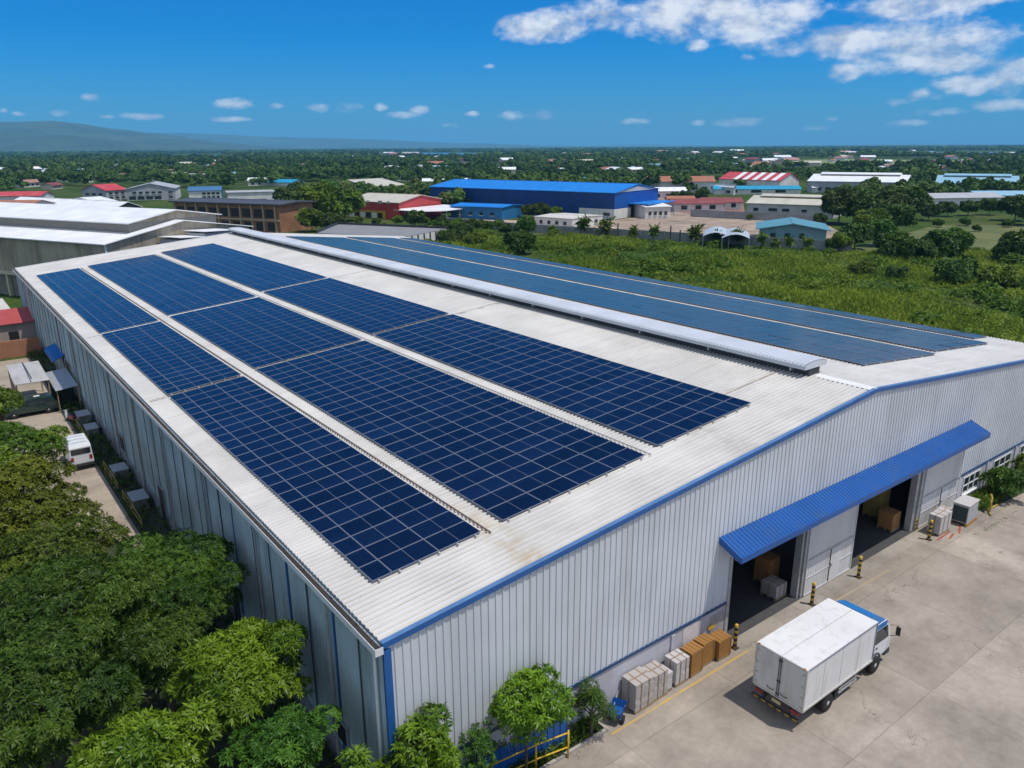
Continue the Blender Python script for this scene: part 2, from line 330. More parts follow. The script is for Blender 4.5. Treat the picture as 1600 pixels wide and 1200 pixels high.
def concrete(name, c, joint=(6.2, 5.4), off=(1.3, 17.4), stain=.5):
    m, N, L, b = nt(name); b.inputs['Roughness'].default_value = .85; b.inputs['Specular IOR Level'].default_value = .25
    g = N.new('ShaderNodeNewGeometry'); pos = g.outputs['Position']
    def nz(s, d=6, ro=.6, vec=None):
        n = N.new('ShaderNodeTexNoise'); n.inputs['Scale'].default_value = s; n.inputs['Detail'].default_value = d; n.inputs['Roughness'].default_value = ro; L.new(vec or pos, n.inputs['Vector']); return n
    def M(op, a, b_=None, cl=False):
        n = N.new('ShaderNodeMath'); n.operation = op; n.use_clamp = cl
        for i, x in enumerate((a, b_)):
            if x is None: continue
            if isinstance(x, (int, float)): n.inputs[i].default_value = x
            else: L.new(x, n.inputs[i])
        return n.outputs[0]
    r = N.new('ShaderNodeValToRGB'); e = r.color_ramp.elements
    e[0].position = .36; e[0].color = (*[x*.58 for x in c], 1); e[1].position = .60; e[1].color = (*c, 1)
    x = e.new(.82); x.color = (*[min(1, q*1.14) for q in c], 1)
    L.new(nz(.16, 9, .68).outputs['Fac'], r.inputs['Fac'])
    r2 = N.new('ShaderNodeValToRGB'); e = r2.color_ramp.elements
    e[0].position = .3; e[0].color = (.86, .85, .83, 1); e[1].position = .7; e[1].color = (1.08, 1.08, 1.08, 1)
    L.new(nz(3.5, 8, .75).outputs['Fac'], r2.inputs['Fac'])
    mx = N.new('ShaderNodeMix'); mx.data_type = 'RGBA'; mx.blend_type = 'MULTIPLY'; mx.inputs['Factor'].default_value = 1
    L.new(r.outputs['Color'], mx.inputs['A']); L.new(r2.outputs['Color'], mx.inputs['B'])
    # slab joints and cracks
    wob = nz(.8, 3); wv = N.new('ShaderNodeVectorMath'); wv.operation = 'SCALE'; wv.inputs['Scale'].default_value = .10; L.new(wob.outputs['Color'], wv.inputs[0])
    ad = N.new('ShaderNodeVectorMath'); ad.operation = 'ADD'; L.new(pos, ad.inputs[0]); L.new(wv.outputs[0], ad.inputs[1])
    sp = N.new('ShaderNodeSeparateXYZ'); L.new(ad.outputs[0], sp.inputs[0])
    ln = []
    for k, (j, o) in enumerate(zip(joint, off)):
        f = M('FRACT', M('DIVIDE', M('ADD', sp.outputs[k], 1000-o), j))
        dd = M('MULTIPLY', M('MINIMUM', f, M('SUBTRACT', 1.0, f)), j)
        ln.append(M('MULTIPLY', M('LESS_THAN', dd, .022), .6))
    vo = N.new('ShaderNodeTexVoronoi'); vo.feature = 'DISTANCE_TO_EDGE'; vo.inputs['Scale'].default_value = .085
    wb = nz(.5, 6, .7); ws = N.new('ShaderNodeVectorMath'); ws.operation = 'SCALE'; ws.inputs['Scale'].default_value = 3.2; L.new(wb.outputs['Color'], ws.inputs[0])
    a2 = N.new('ShaderNodeVectorMath'); a2.operation = 'ADD'; L.new(pos, a2.inputs[0]); L.new(ws.outputs[0], a2.inputs[1]); L.new(a2.outputs[0], vo.inputs['Vector'])
    crack = M('LESS_THAN', vo.outputs['Distance'], .0022)
    brk = M('GREATER_THAN', nz(.3, 4).outputs['Fac'], .5)
    lines = M('MAXIMUM', M('MAXIMUM', ln[0], ln[1]), M('MULTIPLY', crack, brk))
    lm = M('MULTIPLY', lines, M('ADD', M('MULTIPLY', nz(.9, 4).outputs['Fac'], .9), .1))
    m2 = N.new('ShaderNodeMix'); m2.data_type = 'RGBA'; L.new(lm, m2.inputs['Factor']); L.new(mx.outputs['Result'], m2.inputs['A']); m2.inputs['B'].default_value = (.07, .06, .05, 1)
    fl = []
    for k, (j, o) in enumerate(zip(joint, off)): fl.append(M('FLOOR', M('DIVIDE', M('ADD', sp.outputs[k], 1000-o), j)))
    cbn = N.new('ShaderNodeCombineXYZ'); L.new(fl[0], cbn.inputs[0]); L.new(fl[1], cbn.inputs[1])
    wn = N.new('ShaderNodeTexWhiteNoise'); L.new(cbn.outputs[0], wn.inputs['Vector'])
    sm = N.new('ShaderNodeMapRange'); sm.inputs['To Min'].default_value = .84; sm.inputs['To Max'].default_value = 1.08; L.new(wn.outputs['Value'], sm.inputs['Value'])
    sv = N.new('ShaderNodeVectorMath'); sv.operation = 'SCALE'; L.new(m2.outputs['Result'], sv.inputs[0]); L.new(sm.outputs['Result'], sv.inputs['Scale'])
    # oil and damp stains
    st = N.new('ShaderNodeMapRange'); st.inputs['From Min'].default_value = .56; st.inputs['From Max'].default_value = .74; st.inputs['To Max'].default_value = stain
    L.new(nz(.33, 7, .62).outputs['Fac'], st.inputs['Value'])
    m3 = N.new('ShaderNodeMix'); m3.data_type = 'RGBA'; L.new(st.outputs['Result'], m3.inputs['Factor']); L.new(sv.outputs[0], m3.inputs['A']); m3.inputs['B'].default_value = (.15, .13, .11, 1)
    L.new(m3.outputs['Result'], b.inputs['Base Color'])
    bp = N.new('ShaderNodeBump'); bp.inputs['Strength'].default_value = .25; bp.inputs['Distance'].default_value = .02; L.new(nz(14, 5).outputs['Fac'], bp.inputs['Height']); L.new(bp.outputs['Normal'], b.inputs['Normal'])
    return m
G_ = ground_mat()
conc = concrete('yard concrete', (.385, .335, .28), stain=.62)
lane_c = concrete('lane concrete', (.40, .34, .27), joint=(7, 5), off=(2, 1))
mb = MB(); S = 32000
mb.face([(-S, -S, -.02), (S, -S, -.02), (S, S, -.02), (-S, S, -.02)], G_); struct(mb.build('ground'))
X0, Y0, ZE, ZR, XR, LEN = 8.971, 18.476, 7.485, 10.123, 37.247, 98.2
XE = 2*XR-X0; YB = Y0+LEN; SL = (ZR-ZE)/(XR-X0)
sheet('yard', [(8.6, -60), (230, -60), (230, 18.3), (8.6, 18.3)], 0, conc)
sheet('lane', [(-6, -60), (7.25, -60), (7.25, 98), (-6, 98)], 0, lane_c)

# ------------------------------------------------------------------ the solar-roofed warehouse
def zroof(x): return ZE+SL*(x-X0) if x <= XR else ZR-SL*(x-XR)
WH = empty('solar_warehouse', (X0, Y0, 0), 0, 'long pale metal warehouse with low gable roof under rows of solar panels', 'warehouse')
WO = Vector((X0, Y0, 0))
def wb(mb, name, parent=None, smooth=False):          # build in world coordinates, parent to the warehouse
    o = mb.build(name, None, smooth); p = parent or WH
    o.parent = p
    o.location = -WO if p is WH else (0, 0, 0)
    return o
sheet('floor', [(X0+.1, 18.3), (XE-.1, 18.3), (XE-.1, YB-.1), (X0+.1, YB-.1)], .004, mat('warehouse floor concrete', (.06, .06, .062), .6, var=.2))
NL = Vector((-SL, 0, 1)).normalized(); NR = Vector((SL, 0, 1)).normalized()
ROOFP = [(0, 0), (.34, 0), (.44, .06), (.72, .06), (.82, 0)]
mb = MB(); mb.ribs(Y0-.06, YB+.06, .27, ROOFP, lambda y: (X0+.02, y, ZE), lambda y: (XR, y, ZR), NL, white_roof, trough); RL = wb(mb, 'roof')
mb = MB(); mb.ribs(Y0-.06, YB+.06, .27, ROOFP, lambda y: (XR, y, ZR), lambda y: (XE-.02, y, ZE), NR, white_roof, trough); RR = wb(mb, 'roof')
# weathered joint strips across the roof sheets
for (xa, xb, y) in ((31.6, 36.3, 23.6), (31.6, 36.3, 49.2), (31.6, 36.3, 71.4), (9.2, 10.1, 48), (9.2, 10.1, 68.4)):
    mb = MB()
    for k in range(8):
        a, b_ = xa+(xb-xa)*k/8, xa+(xb-xa)*(k+1)/8; w = .16+.05*math.sin(k*2.1)
        mb.face([(a, y-w, zroof(a)+.055), (b_, y-w, zroof(b_)+.055), (b_, y+w, zroof(b_)+.055), (a, y+w, zroof(a)+.055)], mat('grimy sealant', (.36, .31, .25), .9, var=.35, scale=2.5))
    wb(mb, 'roof_seam')
for (xa, xb, y, w) in ((10.2, 14.8, 68.45, .22), (15.8, 23.6, 69.7, .25), (24.7, 31.4, 71.45, .22)):
    mb = MB(); mb.prism([(xa, y-w, zroof(xa)+.06), (xb, y-w, zroof(xb)+.06), (xb, y+w, zroof(xb)+.06), (xa, y+w, zroof(xa)+.06)], (0, 0, .03), white_paint); wb(mb, 'walkway_strip')
for (xa, xb, y, w) in ((10.2, 14.8, 47.85, .14), (15.8, 23.6, 48.5, .16), (24.7, 31.4, 49.25, .16)):
    mb = MB(); mb.prism([(xa, y-w*.7, zroof(xa)+.06), (xb, y-w*.7, zroof(xb)+.06), (xb, y+w*.7, zroof(xb)+.06), (xa, y+w*.7, zroof(xa)+.06)], (0, 0, .03), mat('grey tray cover', (.15, .15, .15), .7)); wb(mb, 'cable_tray')
mb = MB(); xc_ = 15.05; mb.tube([(xc_, 21.2, zroof(xc_)+.11), (xc_, 60, zroof(xc_)+.10), (xc_, 107, zroof(xc_)+.11)], .035, mat('rusty conduit', (.16, .11, .08), .8, var=.4)); wb(mb, 'conduit')
mb = MB(); xc_ = 23.95; mb.tube([(xc_, 21.4, zroof(xc_)+.11), (xc_, 108, zroof(xc_)+.11)], .025, mat('grey conduit', (.30, .29, .28), .7)); wb(mb, 'conduit')
# ridge cap and the raised ridge vent
mb = MB()
mb.mesh([(XR-.35, Y0-.08, ZR+.01), (XR, Y0-.08, ZR+.09), (XR+.35, Y0-.08, ZR+.01), (XR-.35, 21.7, ZR+.01), (XR, 21.7, ZR+.09), (XR+.35, 21.7, ZR+.01)], [(0, 3, 4, 1), (1, 4, 5, 2)], white_paint); wb(mb, 'ridge_cap')
RV = empty('ridge_vent', (0, 0, 0)); RV.parent = WH; RV.location = (XR-X0, 21.9-Y0, ZR+.24)
VL = YB-21.9-.4
mb = MB()
mb.box(-.5, .5, .05, VL-.05, -.34, .34, mat('vent louvre', (.05, .06, .07), .7, var=.2)); mb.build('vent_base', RV)  # base colour darkened to deepen the shade under the hood
for k in range(0, 26):
    pass
mb = MB()
prof = [(-1.0, .16), (-1.0, .36), (-.9, .46), (-.62, .51), (0, .55), (.62, .51), (.9, .46), (1.0, .36), (1.0, .16)]
nrb = int(VL/.24)
vs = []; fs = []
for i in range(nrb*2+1):
    y = VL*i/(nrb*2); k = 1.0 if i % 2 else 1.025
    for (px, pz) in prof: vs.append((px*k, y, .18+(pz-.18)*k+ (0 if i % 2 else .012)))
n_ = len(prof)
for i in range(nrb*2):
    for j in range(n_-1): fs.append((i*n_+j, (i+1)*n_+j, (i+1)*n_+j+1, i*n_+j+1))
mb.mesh(vs, fs, streaked('vent hood sheet', (.52, .55, .59), (.4, .4, .42), .3, .35, sx=2, sy=.3, sz=1))
mb.face([(px, 0, pz) for (px, pz) in prof], grey_wall); mb.face([(px, VL, pz) for (px, pz) in prof][::-1], grey_wall); mb.build('vent_hood', RV)
mb = MB()
for k in range(0, 17):
    y = .9+k*5.6
    mb.box(-.9, -.55, y, y+.09, -.06, .25, steel); mb.box(.55, .9, y, y+.09, -.06, .25, steel)
mb.build('vent_brackets', RV)

# front gable wall
DZ, DOORTOP = 2.07, 4.35
D1 = (26.45, 32.05); D2 = (36.85, 43.65); LEAF1 = (32.45, 36.85); LEAF2 = (44.35, 49.2)
WP = [(0, 0), (.70, 0), (.76, .035), (.94, .035)]
fn = (0, -1, 0)
mb = MB()
mb.ribs(X0+.17, 26.2, .30, WP, lambda x: (x, Y0, DZ), lambda x: (x, Y0, zroof(x)-.03), fn, grey_wall)
mb.ribs(26.2, 49.35, .30, WP, lambda x: (x, Y0, DOORTOP), lambda x: (x, Y0, zroof(x)-.03), fn, grey_wall)
mb.ribs(49.35, XE-.1, .30, WP, lambda x: (x, Y0, DZ-.1), lambda x: (x, Y0, zroof(x)-.03), fn, grey_wall)
# inner lining so the shell is opaque
def wallslab(a, b_, zlo): mb.prism([(a, Y0+.03, zlo), (b_, Y0+.03, zlo), (b_, Y0+.03, zroof(b_)-.05)]+([(XR, Y0+.03, ZR-.05)] if a < XR < b_ else [])+[(a, Y0+.03, zroof(a)-.05)], (0, .08, 0), grey_wall)
wallslab(X0+.15, 26.2, DZ); wallslab(26.2, 49.35, DOORTOP); wallslab(49.35, XE-.1, DZ-.1)
FW = wb(mb, 'front_wall')
mb = MB()
mb.box(X0+.12, 26.2, Y0+.0, Y0+.14, 0, DZ, dado_paint); wb(mb, 'plinth'); mb = MB(); mb.box(49.35, XE-.1, Y0, Y0+.14, 0, DZ-.1, dado_paint); wb(mb, 'plinth')
for x in (22.5, 53.4, 57.9, 61.9):
    mb = MB(); mb.box(x, x+.22, Y0-.07, Y0-.003, 0, DZ-.12, dado_paint); wb(mb, 'pilaster')
mb = MB()
mb.box(X0+.2, 26.2, Y0-.06, Y0-.004, DZ-.02, DZ+.10, mat('dark blue trim', (.02, .06, .15), .5, var=.2)); wb(mb, 'drip_trim'); mb = MB(); mb.box(49.4, XE-.1, Y0-.06, Y0-.004, DZ-.14, DZ-.02, mat('dark blue trim', (.02, .06, .15)))
wb(mb, 'drip_trim')
# patches on the plinth: pale board, notice plates
mb = MB(); mb.box(23.3, 24.3, Y0-.02, Y0-.002, .75, 1.95, mat('bare board', (.62, .58, .58), .7, var=.1)); wb(mb, 'patch_board')
mb = MB(); mb.box(25.15, 26.05, Y0-.035, Y0-.002, .55, 1.75, mat('grey meter box', (.36, .34, .34), .6, var=.2)); mb.box(25.0, 25.4, Y0-.06, Y0-.036, 1.15, 1.35, yellow); wb(mb, 'meter_box')
# rake trim, corner trim
mb = MB()
for sgn in (1, -1):
    xa, xb = (X0-.02, XR) if sgn == 1 else (XE+.02, XR)
    za, zb = zroof(min(max(xa, X0), XE)), ZR
    mb.hexa([(xa, Y0-.10, za-.13), (xb, Y0-.10, zb-.13), (xb, Y0-.04, zb-.13), (xa, Y0-.04, za-.13), (xa, Y0-.10, za+.08), (xb, Y0-.10, zb+.08), (xb, Y0-.04, zb+.08), (xa, Y0-.04, za+.08)] if sgn == 1 else
            [(xb, Y0-.10, zb-.13), (xa, Y0-.10, za-.13), (xa, Y0-.04, za-.13), (xb, Y0-.04, zb-.13), (xb, Y0-.10, zb+.08), (xa, Y0-.10, za+.08), (xa, Y0-.04, za+.08), (xb, Y0-.04, zb+.08)], blue_trim)
    p = [(xa, Y0-.10, za+.082), (xb, Y0-.10, zb+.082), (xb, Y0+.10, zb+.082), (xa, Y0+.10, za+.082)]
    mb.face(p if sgn == 1 else p[::-1], mat('pale blue flange', (.10, .20, .38), .4, var=.2, scale=.8))  # top flange is a paler blue than the trim face
wb(mb, 'rake_trim')
mb = MB(); mb.box(X0+.0, X0+.26, Y0-.09, Y0-.02, 0, ZE-.22, blue_trim, None); wb(mb, 'corner_trim')
mb = MB(); mb.box(XE-.26, XE, Y0-.09, Y0-.02, 0, ZE-.22, blue_trim); wb(mb, 'corner_trim')
# jambs
mb = MB(); mb.box(26.2, 26.42, Y0-.05, Y0+.25, 0, DOORTOP, steel); wb(mb, 'door_jamb')
mb = MB(); mb.box(32.05, 32.18, Y0-.02, Y0+.35, 0, DOORTOP, steel); mb.box(32.26, 32.42, Y0-.10, Y0+.3, 0, DOORTOP, steel); wb(mb, 'door_jamb')
mb = MB(); mb.box(43.65, 43.95, Y0-.02, Y0+.35, 0, DOORTOP, steel); mb.box(44.05, 44.3, Y0-.1, Y0+.3, 0, DOORTOP, steel)
mb.box(44.05, 44.3, Y0-.105, Y0-.1, 0, .7, yellow)
for k in range(3): mb.box(44.05, 44.3, Y0-.112, Y0-.105, .05+k*.22, .15+k*.22, black_paint)
wb(mb, 'door_jamb')
# sliding leaves with a wicket door
for (a, b_) in (LEAF1, LEAF2):
    T = empty('sliding_door'); T.parent = WH; T.location = (a-X0, 0, 0); w = b_-a
    mb = MB(); mb.ribs(.06, w-.06, .22, [(0, 0), (.8, 0), (.84, .012), (.96, .012)], lambda x: (x, -.13, .08), lambda x: (x, -.13, DOORTOP-.03), fn, door_paint)
    mb.box(.0, w, -.115, -.06, .05, DOORTOP, door_paint); mb.build('door_leaf', T)
    mb = MB(); mb.box(-.01, .055, -.17, -.05, .03, DOORTOP+.01, door_paint); mb.box(w-.055, w+.01, -.17, -.05, .03, DOORTOP+.01, door_paint); mb.box(.06, w-.06, -.165, -.14, 2.02, 2.1, steel); mb.box(.06, w-.06, -.165, -.14, .03, .1, door_paint); mb.box(.06, w-.06, -.16, -.14, 1.0, 1.05, door_paint); mb.build('door_frame', T)
    mb = MB(); mb.box(w*.5, w*.5+.03, -.168, -.14, .12, 2.0, dark_steel); mb.box(w*.5+.035, w*.5+.95, -.158, -.142, .12, 1.98, door_paint); wd = mb.build('wicket_door', T)
    mb = MB(); mb.box(w*.5+.06, w*.5+.14, -.22, -.16, .98, 1.16, steel); mb.build('door_handle', wd)
    mb = MB(); mb.box(0, w+.1, -.16, -.02, DOORTOP+.02, DOORTOP+.14, dark_steel); mb.build('door_track', T)
# blue canopy over the doors
CB, CF = 5.73, 5.22; cx0, cx1 = 25.3, 49.55; cy1 = Y0-1.22
T = empty('door_canopy'); T.parent = WH; T.location = (0, 0, 0)
mb = MB(); cn = Vector((0, -(CB-CF), 1.22)).normalized()
mb.ribs(cx0, cx1, .24, [(0, 0), (.55, 0), (.65, .035), (.9, .035)], lambda x: (x-X0, cy1-Y0, CF), lambda x: (x-X0, -.045, CB), cn, blue_paint)
mb.face([(cx0-X0, cy1-Y0, CF-.012), (cx0-X0, -.045, CB-.012), (cx1-X0, -.045, CB-.012), (cx1-X0, cy1-Y0, CF-.012)], blue_paint); mb.build('canopy_sheet', T)
mb = MB(); mb.box(cx0-X0, cx1-X0, cy1-Y0-.03, cy1-Y0, CF-.26, CF+.02, blue_paint)
mb.prism([(cx0-X0-.03, cy1-Y0, CF-.26), (cx0-X0-.03, cy1-Y0, CF+.03), (cx0-X0-.03, -.04, CB+.03), (cx0-X0-.03, -.04, CB-.3)], (.028, 0, 0), blue_paint)
mb.prism([(cx1-X0, cy1-Y0, CF-.26), (cx1-X0, cy1-Y0, CF+.03), (cx1-X0, -.04, CB+.03), (cx1-X0, -.04, CB-.3)], (.028, 0, 0), blue_paint); mb.build('fascia', T)
mb = MB()
for k in range(9):
    x = cx0-X0+.3+k*2.95; mb.tube([(x, -.05, CB-.55), (x, cy1-Y0+.1, CF-.1)], .03, steel)
mb.build('canopy_brackets', T)
mb = MB(); mb.tube([(26.0-X0, -.05, 4.85), (26.0-X0, -.45, 4.82), (26.0-X0, -.55, 4.7)], .04, steel); mb.lathe([(.05, 0), (.11, -.1), (.1, -.14)], (26.0-X0, -.55, 4.74), steel); mb.build('door_lamp', T)
# front windows beside the doors
for (xa, xb) in ((50.2, 52.5), (54.6, 57.3), (58.9, 61.0)):
    T = empty('window'); T.parent = WH; T.location = (xa-X0, 0, 0); w = xb-xa
    mb = MB(); mb.box(.0, w, -.012, -.004, .55, 1.65, glass); mb.build('pane', T)
    mb = MB()
    for k in range(4): mb.box(w*k/3-.04, w*k/3+.04, -.05, -.013, .5, 1.7, white_paint)
    for z in (.5, 1.03, 1.62): mb.box(.045, w-.045, -.045, -.014, z, z+.07, white_paint)
    mb.box(-.08, w+.08, -.16, -.051, .42, .5, white_paint); mb.build('window_frame', T)
# side wall (left eave side)
mb = MB()
ys = Y0+.02; seams = []
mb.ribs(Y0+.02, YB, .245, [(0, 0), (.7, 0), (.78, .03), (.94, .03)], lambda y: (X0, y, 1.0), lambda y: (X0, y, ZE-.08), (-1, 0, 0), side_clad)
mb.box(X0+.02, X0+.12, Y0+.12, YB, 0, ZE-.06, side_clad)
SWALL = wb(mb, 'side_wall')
mb = MB(); mb.box(X0-.06, X0+.019, Y0+.02, YB, 0, 1.0, mat('damp blockwork', (.22, .23, .24), .9, var=.4, scale=.8)); wb(mb, 'side_plinth')
mb = MB()
y = Y0+1.6; k = 0
while y < YB-1:
    m_ = blue_trim if k in (1, 3, 6) else mat('dark seam flashing', (.05, .07, .085), .6, var=.4, scale=2)
    w = .11 if k in (1, 3, 6) else random.choice((.03, .05, .07))
    mb.box(X0-.06, X0-.032, y, y+w, 1.0, ZE-.1, m_); y += random.choice((1.9, 2.3, 2.7)); k += 1
wb(mb, 'wall_seams')
for k, y in enumerate((Y0+.32, Y0+3.9, Y0+11, Y0+18.5, Y0+26, Y0+33.5, Y0+41, Y0+49, Y0+57, Y0+65, Y0+75, Y0+86)):
    mb = MB(); mb.tube([(X0-.19, y, ZE-.3), (X0-.13, y, ZE-.55), (X0-.13, y, .1)], .055, steel if k else white_paint); wb(mb, 'downpipe')
# louvred openings and old doors in the side wall
for (y, w, z0, z1) in ((21.6, 1.1, 1.3, 2.2), (33.0, 1.2, 0, 2.2), (46.5, 1.4, 0, 2.3), (57.2, 1.6, 1.2, 2.4), (79.5, 2.6, 0, 3.0)):
    T = empty('side_opening'); T.parent = WH; T.location = (0, y-Y0, 0)
    mb = MB(); mb.box(-.075, -.063, 0, w, z0+.03, z1, dark); mb.build('opening_panel', T)
    mb = MB(); mb.box(-.11, -.064, -.07, 0, z0, z1+.07, steel); mb.box(-.11, -.064, w, w+.07, z0, z1+.07, steel); mb.box(-.11, -.064, 0, w, z1+.002, z1+.07, steel); mb.build('opening_frame', T)
# gutter along the eave
mb = MB()
gx0, gx1 = X0-.30, X0-.02
poly = [(gx0, ZE-.02), (gx0, ZE-.26), (gx1, ZE-.26), (gx1, ZE-.10), (gx1-.015, ZE-.10), (gx1-.015, ZE-.24), (gx0+.02, ZE-.24), (gx0+.02, ZE-.02)]
mb.prism([(p[0], Y0-.12, p[1]) for p in poly], (0, LEN+.2, 0), white_paint)
mb.box(gx0+.022, gx1-.017, Y0-.1, YB, ZE-.238, ZE-.16, mat('gutter silt', (.035, .03, .025), .95, var=.4)); mb.box(gx0, gx1, Y0-.135, Y0-.121, ZE-.27, ZE-.01, white_paint)  # near-black fill along the gutter bottom
wb(mb, 'gutter')
# remaining shell: right side and back
mb = MB(); mb.box(XE-.12, XE-.02, Y0+.1, YB, 0, ZE-.06, grey_wall); wb(mb, 'side_wall')
mb = MB(); mb.prism([(X0+.12, YB, 0), (XE-.12, YB, 0), (XE-.12, YB, ZE-.06), (XR, YB, ZR-.06), (X0+.12, YB, ZE-.06)], (0, -.1, 0), grey_wall); wb(mb, 'back_wall')
mb = MB(); mb.prism([(X0-.02, YB+.06, ZE+.05), (XR, YB+.06, ZR+.05), (XR, YB+.06, ZR+.10), (X0-.02, YB+.06, ZE+.10)], (0, -.3, 0), white_paint); mb.prism([(XE+.02, YB+.06, ZE+.05), (XR, YB+.06, ZR+.05), (XR, YB+.06, ZR+.10), (XE+.02, YB+.06, ZE+.10)], (0, -.3, 0), white_paint); wb(mb, 'rake_trim')
# side awning (blue)
A_ = empty('side_awning'); A_.parent = WH; A_.location = (0, 82.0-Y0, -.15)
mb = MB(); mb.prism([(-1.1, 0, 2.95), (-.85, 0, 3.2), (-.07, 0, 3.5), (-.07, 0, 3.43), (-.85, 0, 3.12), (-1.1, 0, 2.87)], (0, 6.0, 0), blue_paint); mb.build('awning_sheet', A_)

# ------------------------------------------------------------------ solar panels
def glassmat():
    m, N, L, b = nt('solar cells'); b.inputs['Roughness'].default_value = .15; b.inputs['Specular IOR Level'].default_value = .30
    tc = N.new('ShaderNodeTexCoord'); oi = N.new('ShaderNodeObjectInfo')
    br = N.new('ShaderNodeTexBrick'); br.offset = 0; br.inputs['Scale'].default_value = 1
    br.inputs['Color1'].default_value = (.003, .0085, .030, 1); br.inputs['Color2'].default_value = (.004, .0105, .037, 1); br.inputs['Mortar'].default_value = (.010, .018, .045, 1)
    br.inputs['Brick Width'].default_value = 50; br.inputs['Row Height'].default_value = .166; br.inputs['Mortar Size'].default_value = .007; br.inputs['Mortar Smooth'].default_value = .4
    L.new(tc.outputs['Object'], br.inputs['Vector'])
    n = N.new('ShaderNodeTexNoise'); n.inputs['Scale'].default_value = .6; n.inputs['Detail'].default_value = 3
    g = N.new('ShaderNodeNewGeometry'); mp = N.new('ShaderNodeMapping'); mp.inputs['Scale'].default_value = (.35, 1.6, 1); L.new(g.outputs['Position'], mp.inputs[0]); L.new(mp.outputs[0], n.inputs['Vector'])
    mr = N.new('ShaderNodeMapRange'); mr.inputs['To Min'].default_value = .6; mr.inputs['To Max'].default_value = 1.4; L.new(n.outputs['Fac'], mr.inputs['Value'])
    ra = N.new('ShaderNodeMapRange'); ra.inputs['To Min'].default_value = .75; ra.inputs['To Max'].default_value = 1.25; L.new(oi.outputs['Random'], ra.inputs['Value'])
    mm = N.new('ShaderNodeMath'); mm.operation = 'MULTIPLY'; L.new(mr.outputs['Result'], mm.inputs[0]); L.new(ra.outputs['Result'], mm.inputs[1])
    mx = N.new('ShaderNodeVectorMath'); mx.operation = 'SCALE'; L.new(br.outputs['Color'], mx.inputs[0]); L.new(mm.outputs[0], mx.inputs['Scale']); L.new(mx.outputs[0], b.inputs['Base Color'])
    bp = N.new('ShaderNodeBump'); bp.inputs['Strength'].default_value = .12; bp.inputs['Distance'].default_value = .05; L.new(n.outputs['Fac'], bp.inputs['Height']); L.new(bp.outputs['Normal'], b.inputs['Normal'])
    return m
CELL = glassmat()
RAIL = mat('mounting rail', (.5, .5, .5), .5, var=.1)
def panel_parts(w, h, mid):
    f = .017
    fr = MB(); z0, z1 = 0, .04
    fr.box(-w/2, w/2, -h/2, -h/2+f, z0, z1, alu); fr.box(-w/2, w/2, h/2-f, h/2, z0, z1, alu)
    fr.box(-w/2, -w/2+f, -h/2+f, h/2-f, z0, z1, alu); fr.box(w/2-f, w/2, -h/2+f, h/2-f, z0, z1, alu)
    if mid: fr.box(-.008, .008, -h/2+f, h/2-f, .031, .034, mat('busbar line', (.16, .18, .22), .5))
    ce = MB(); ce.face([(-w/2+f, -h/2+f, .03), (w/2-f, -h/2+f, .03), (w/2-f, h/2-f, .03), (-w/2+f, h/2-f, .03)], CELL)
    ce.face([(-w/2+f, -h/2+f, .004), (-w/2+f, h/2-f, .004), (w/2-f, h/2-f, .004), (w/2-f, -h/2+f, .004)], alu)
    return fr, ce
ORD = 'first second third fourth fifth sixth seventh eighth ninth tenth eleventh twelfth thirteenth fourteenth fifteenth sixteenth seventeenth eighteenth nineteenth twentieth'.split()
ORD += ['twenty-'+o for o in ORD[:9]]+['thirtieth']
# arrays: name, column edges, sections (y0, y1)
ARR = [('eave-side array', [10.22, 11.0, 12.92, 14.78], [(21.45, 47.6), (48.1, 68.15), (68.75, 106.7)], 'L'),
       ('middle array', [15.85, 17.85, 19.82, 21.78, 23.66], [(21.5, 48.3), (48.75, 69.35), (70.0, 107.3)], 'L'),
       ('ridge-side array', [24.75, 26.85, 28.95, 30.75, 31.5], [(21.75, 49.0), (49.5, 71.15), (71.75, 108.4)], 'L'),
       ('first array beyond ridge', [42.3, 45.3, 48.35, 51.35], [(21.9, 110.0)], 'R'),
       ('second array beyond ridge', [52.6, 55.4, 58.2, 61.0], [(22.5, 111.6)], 'R'),
       ('far-eave array beyond ridge', [62.3, 64.7], [(24.0, 112.3)], 'R')]
cells = []
for an, xs, secs, side in ARR:
    for si, (ya, yb) in enumerate(secs):
        n = max(1, round((yb-ya)/1.07)); ph = (yb-ya)/n
        for r in range(n):
            for c in range(len(xs)-1):
                xc = (xs[c]+xs[c+1])/2; yc = ya+ph*(r+.5); d = Vector((xc, yc, 9))-CAM
                cells.append((d.length, an, si, r, c, len(xs)-1, xs[c+1]-xs[c], ph, xc, yc, side))
cells.sort(key=lambda t: (0 if t[2] == 0 and t[10] == 'L' else 1, t[0]))
protos = {}; restV = {0: MB()}
COLN = {3: ['eave-side', 'middle', 'ridge-side'], 4: ['eave-side', 'second', 'third', 'ridge-side'], 1: ['only']}
rest = []
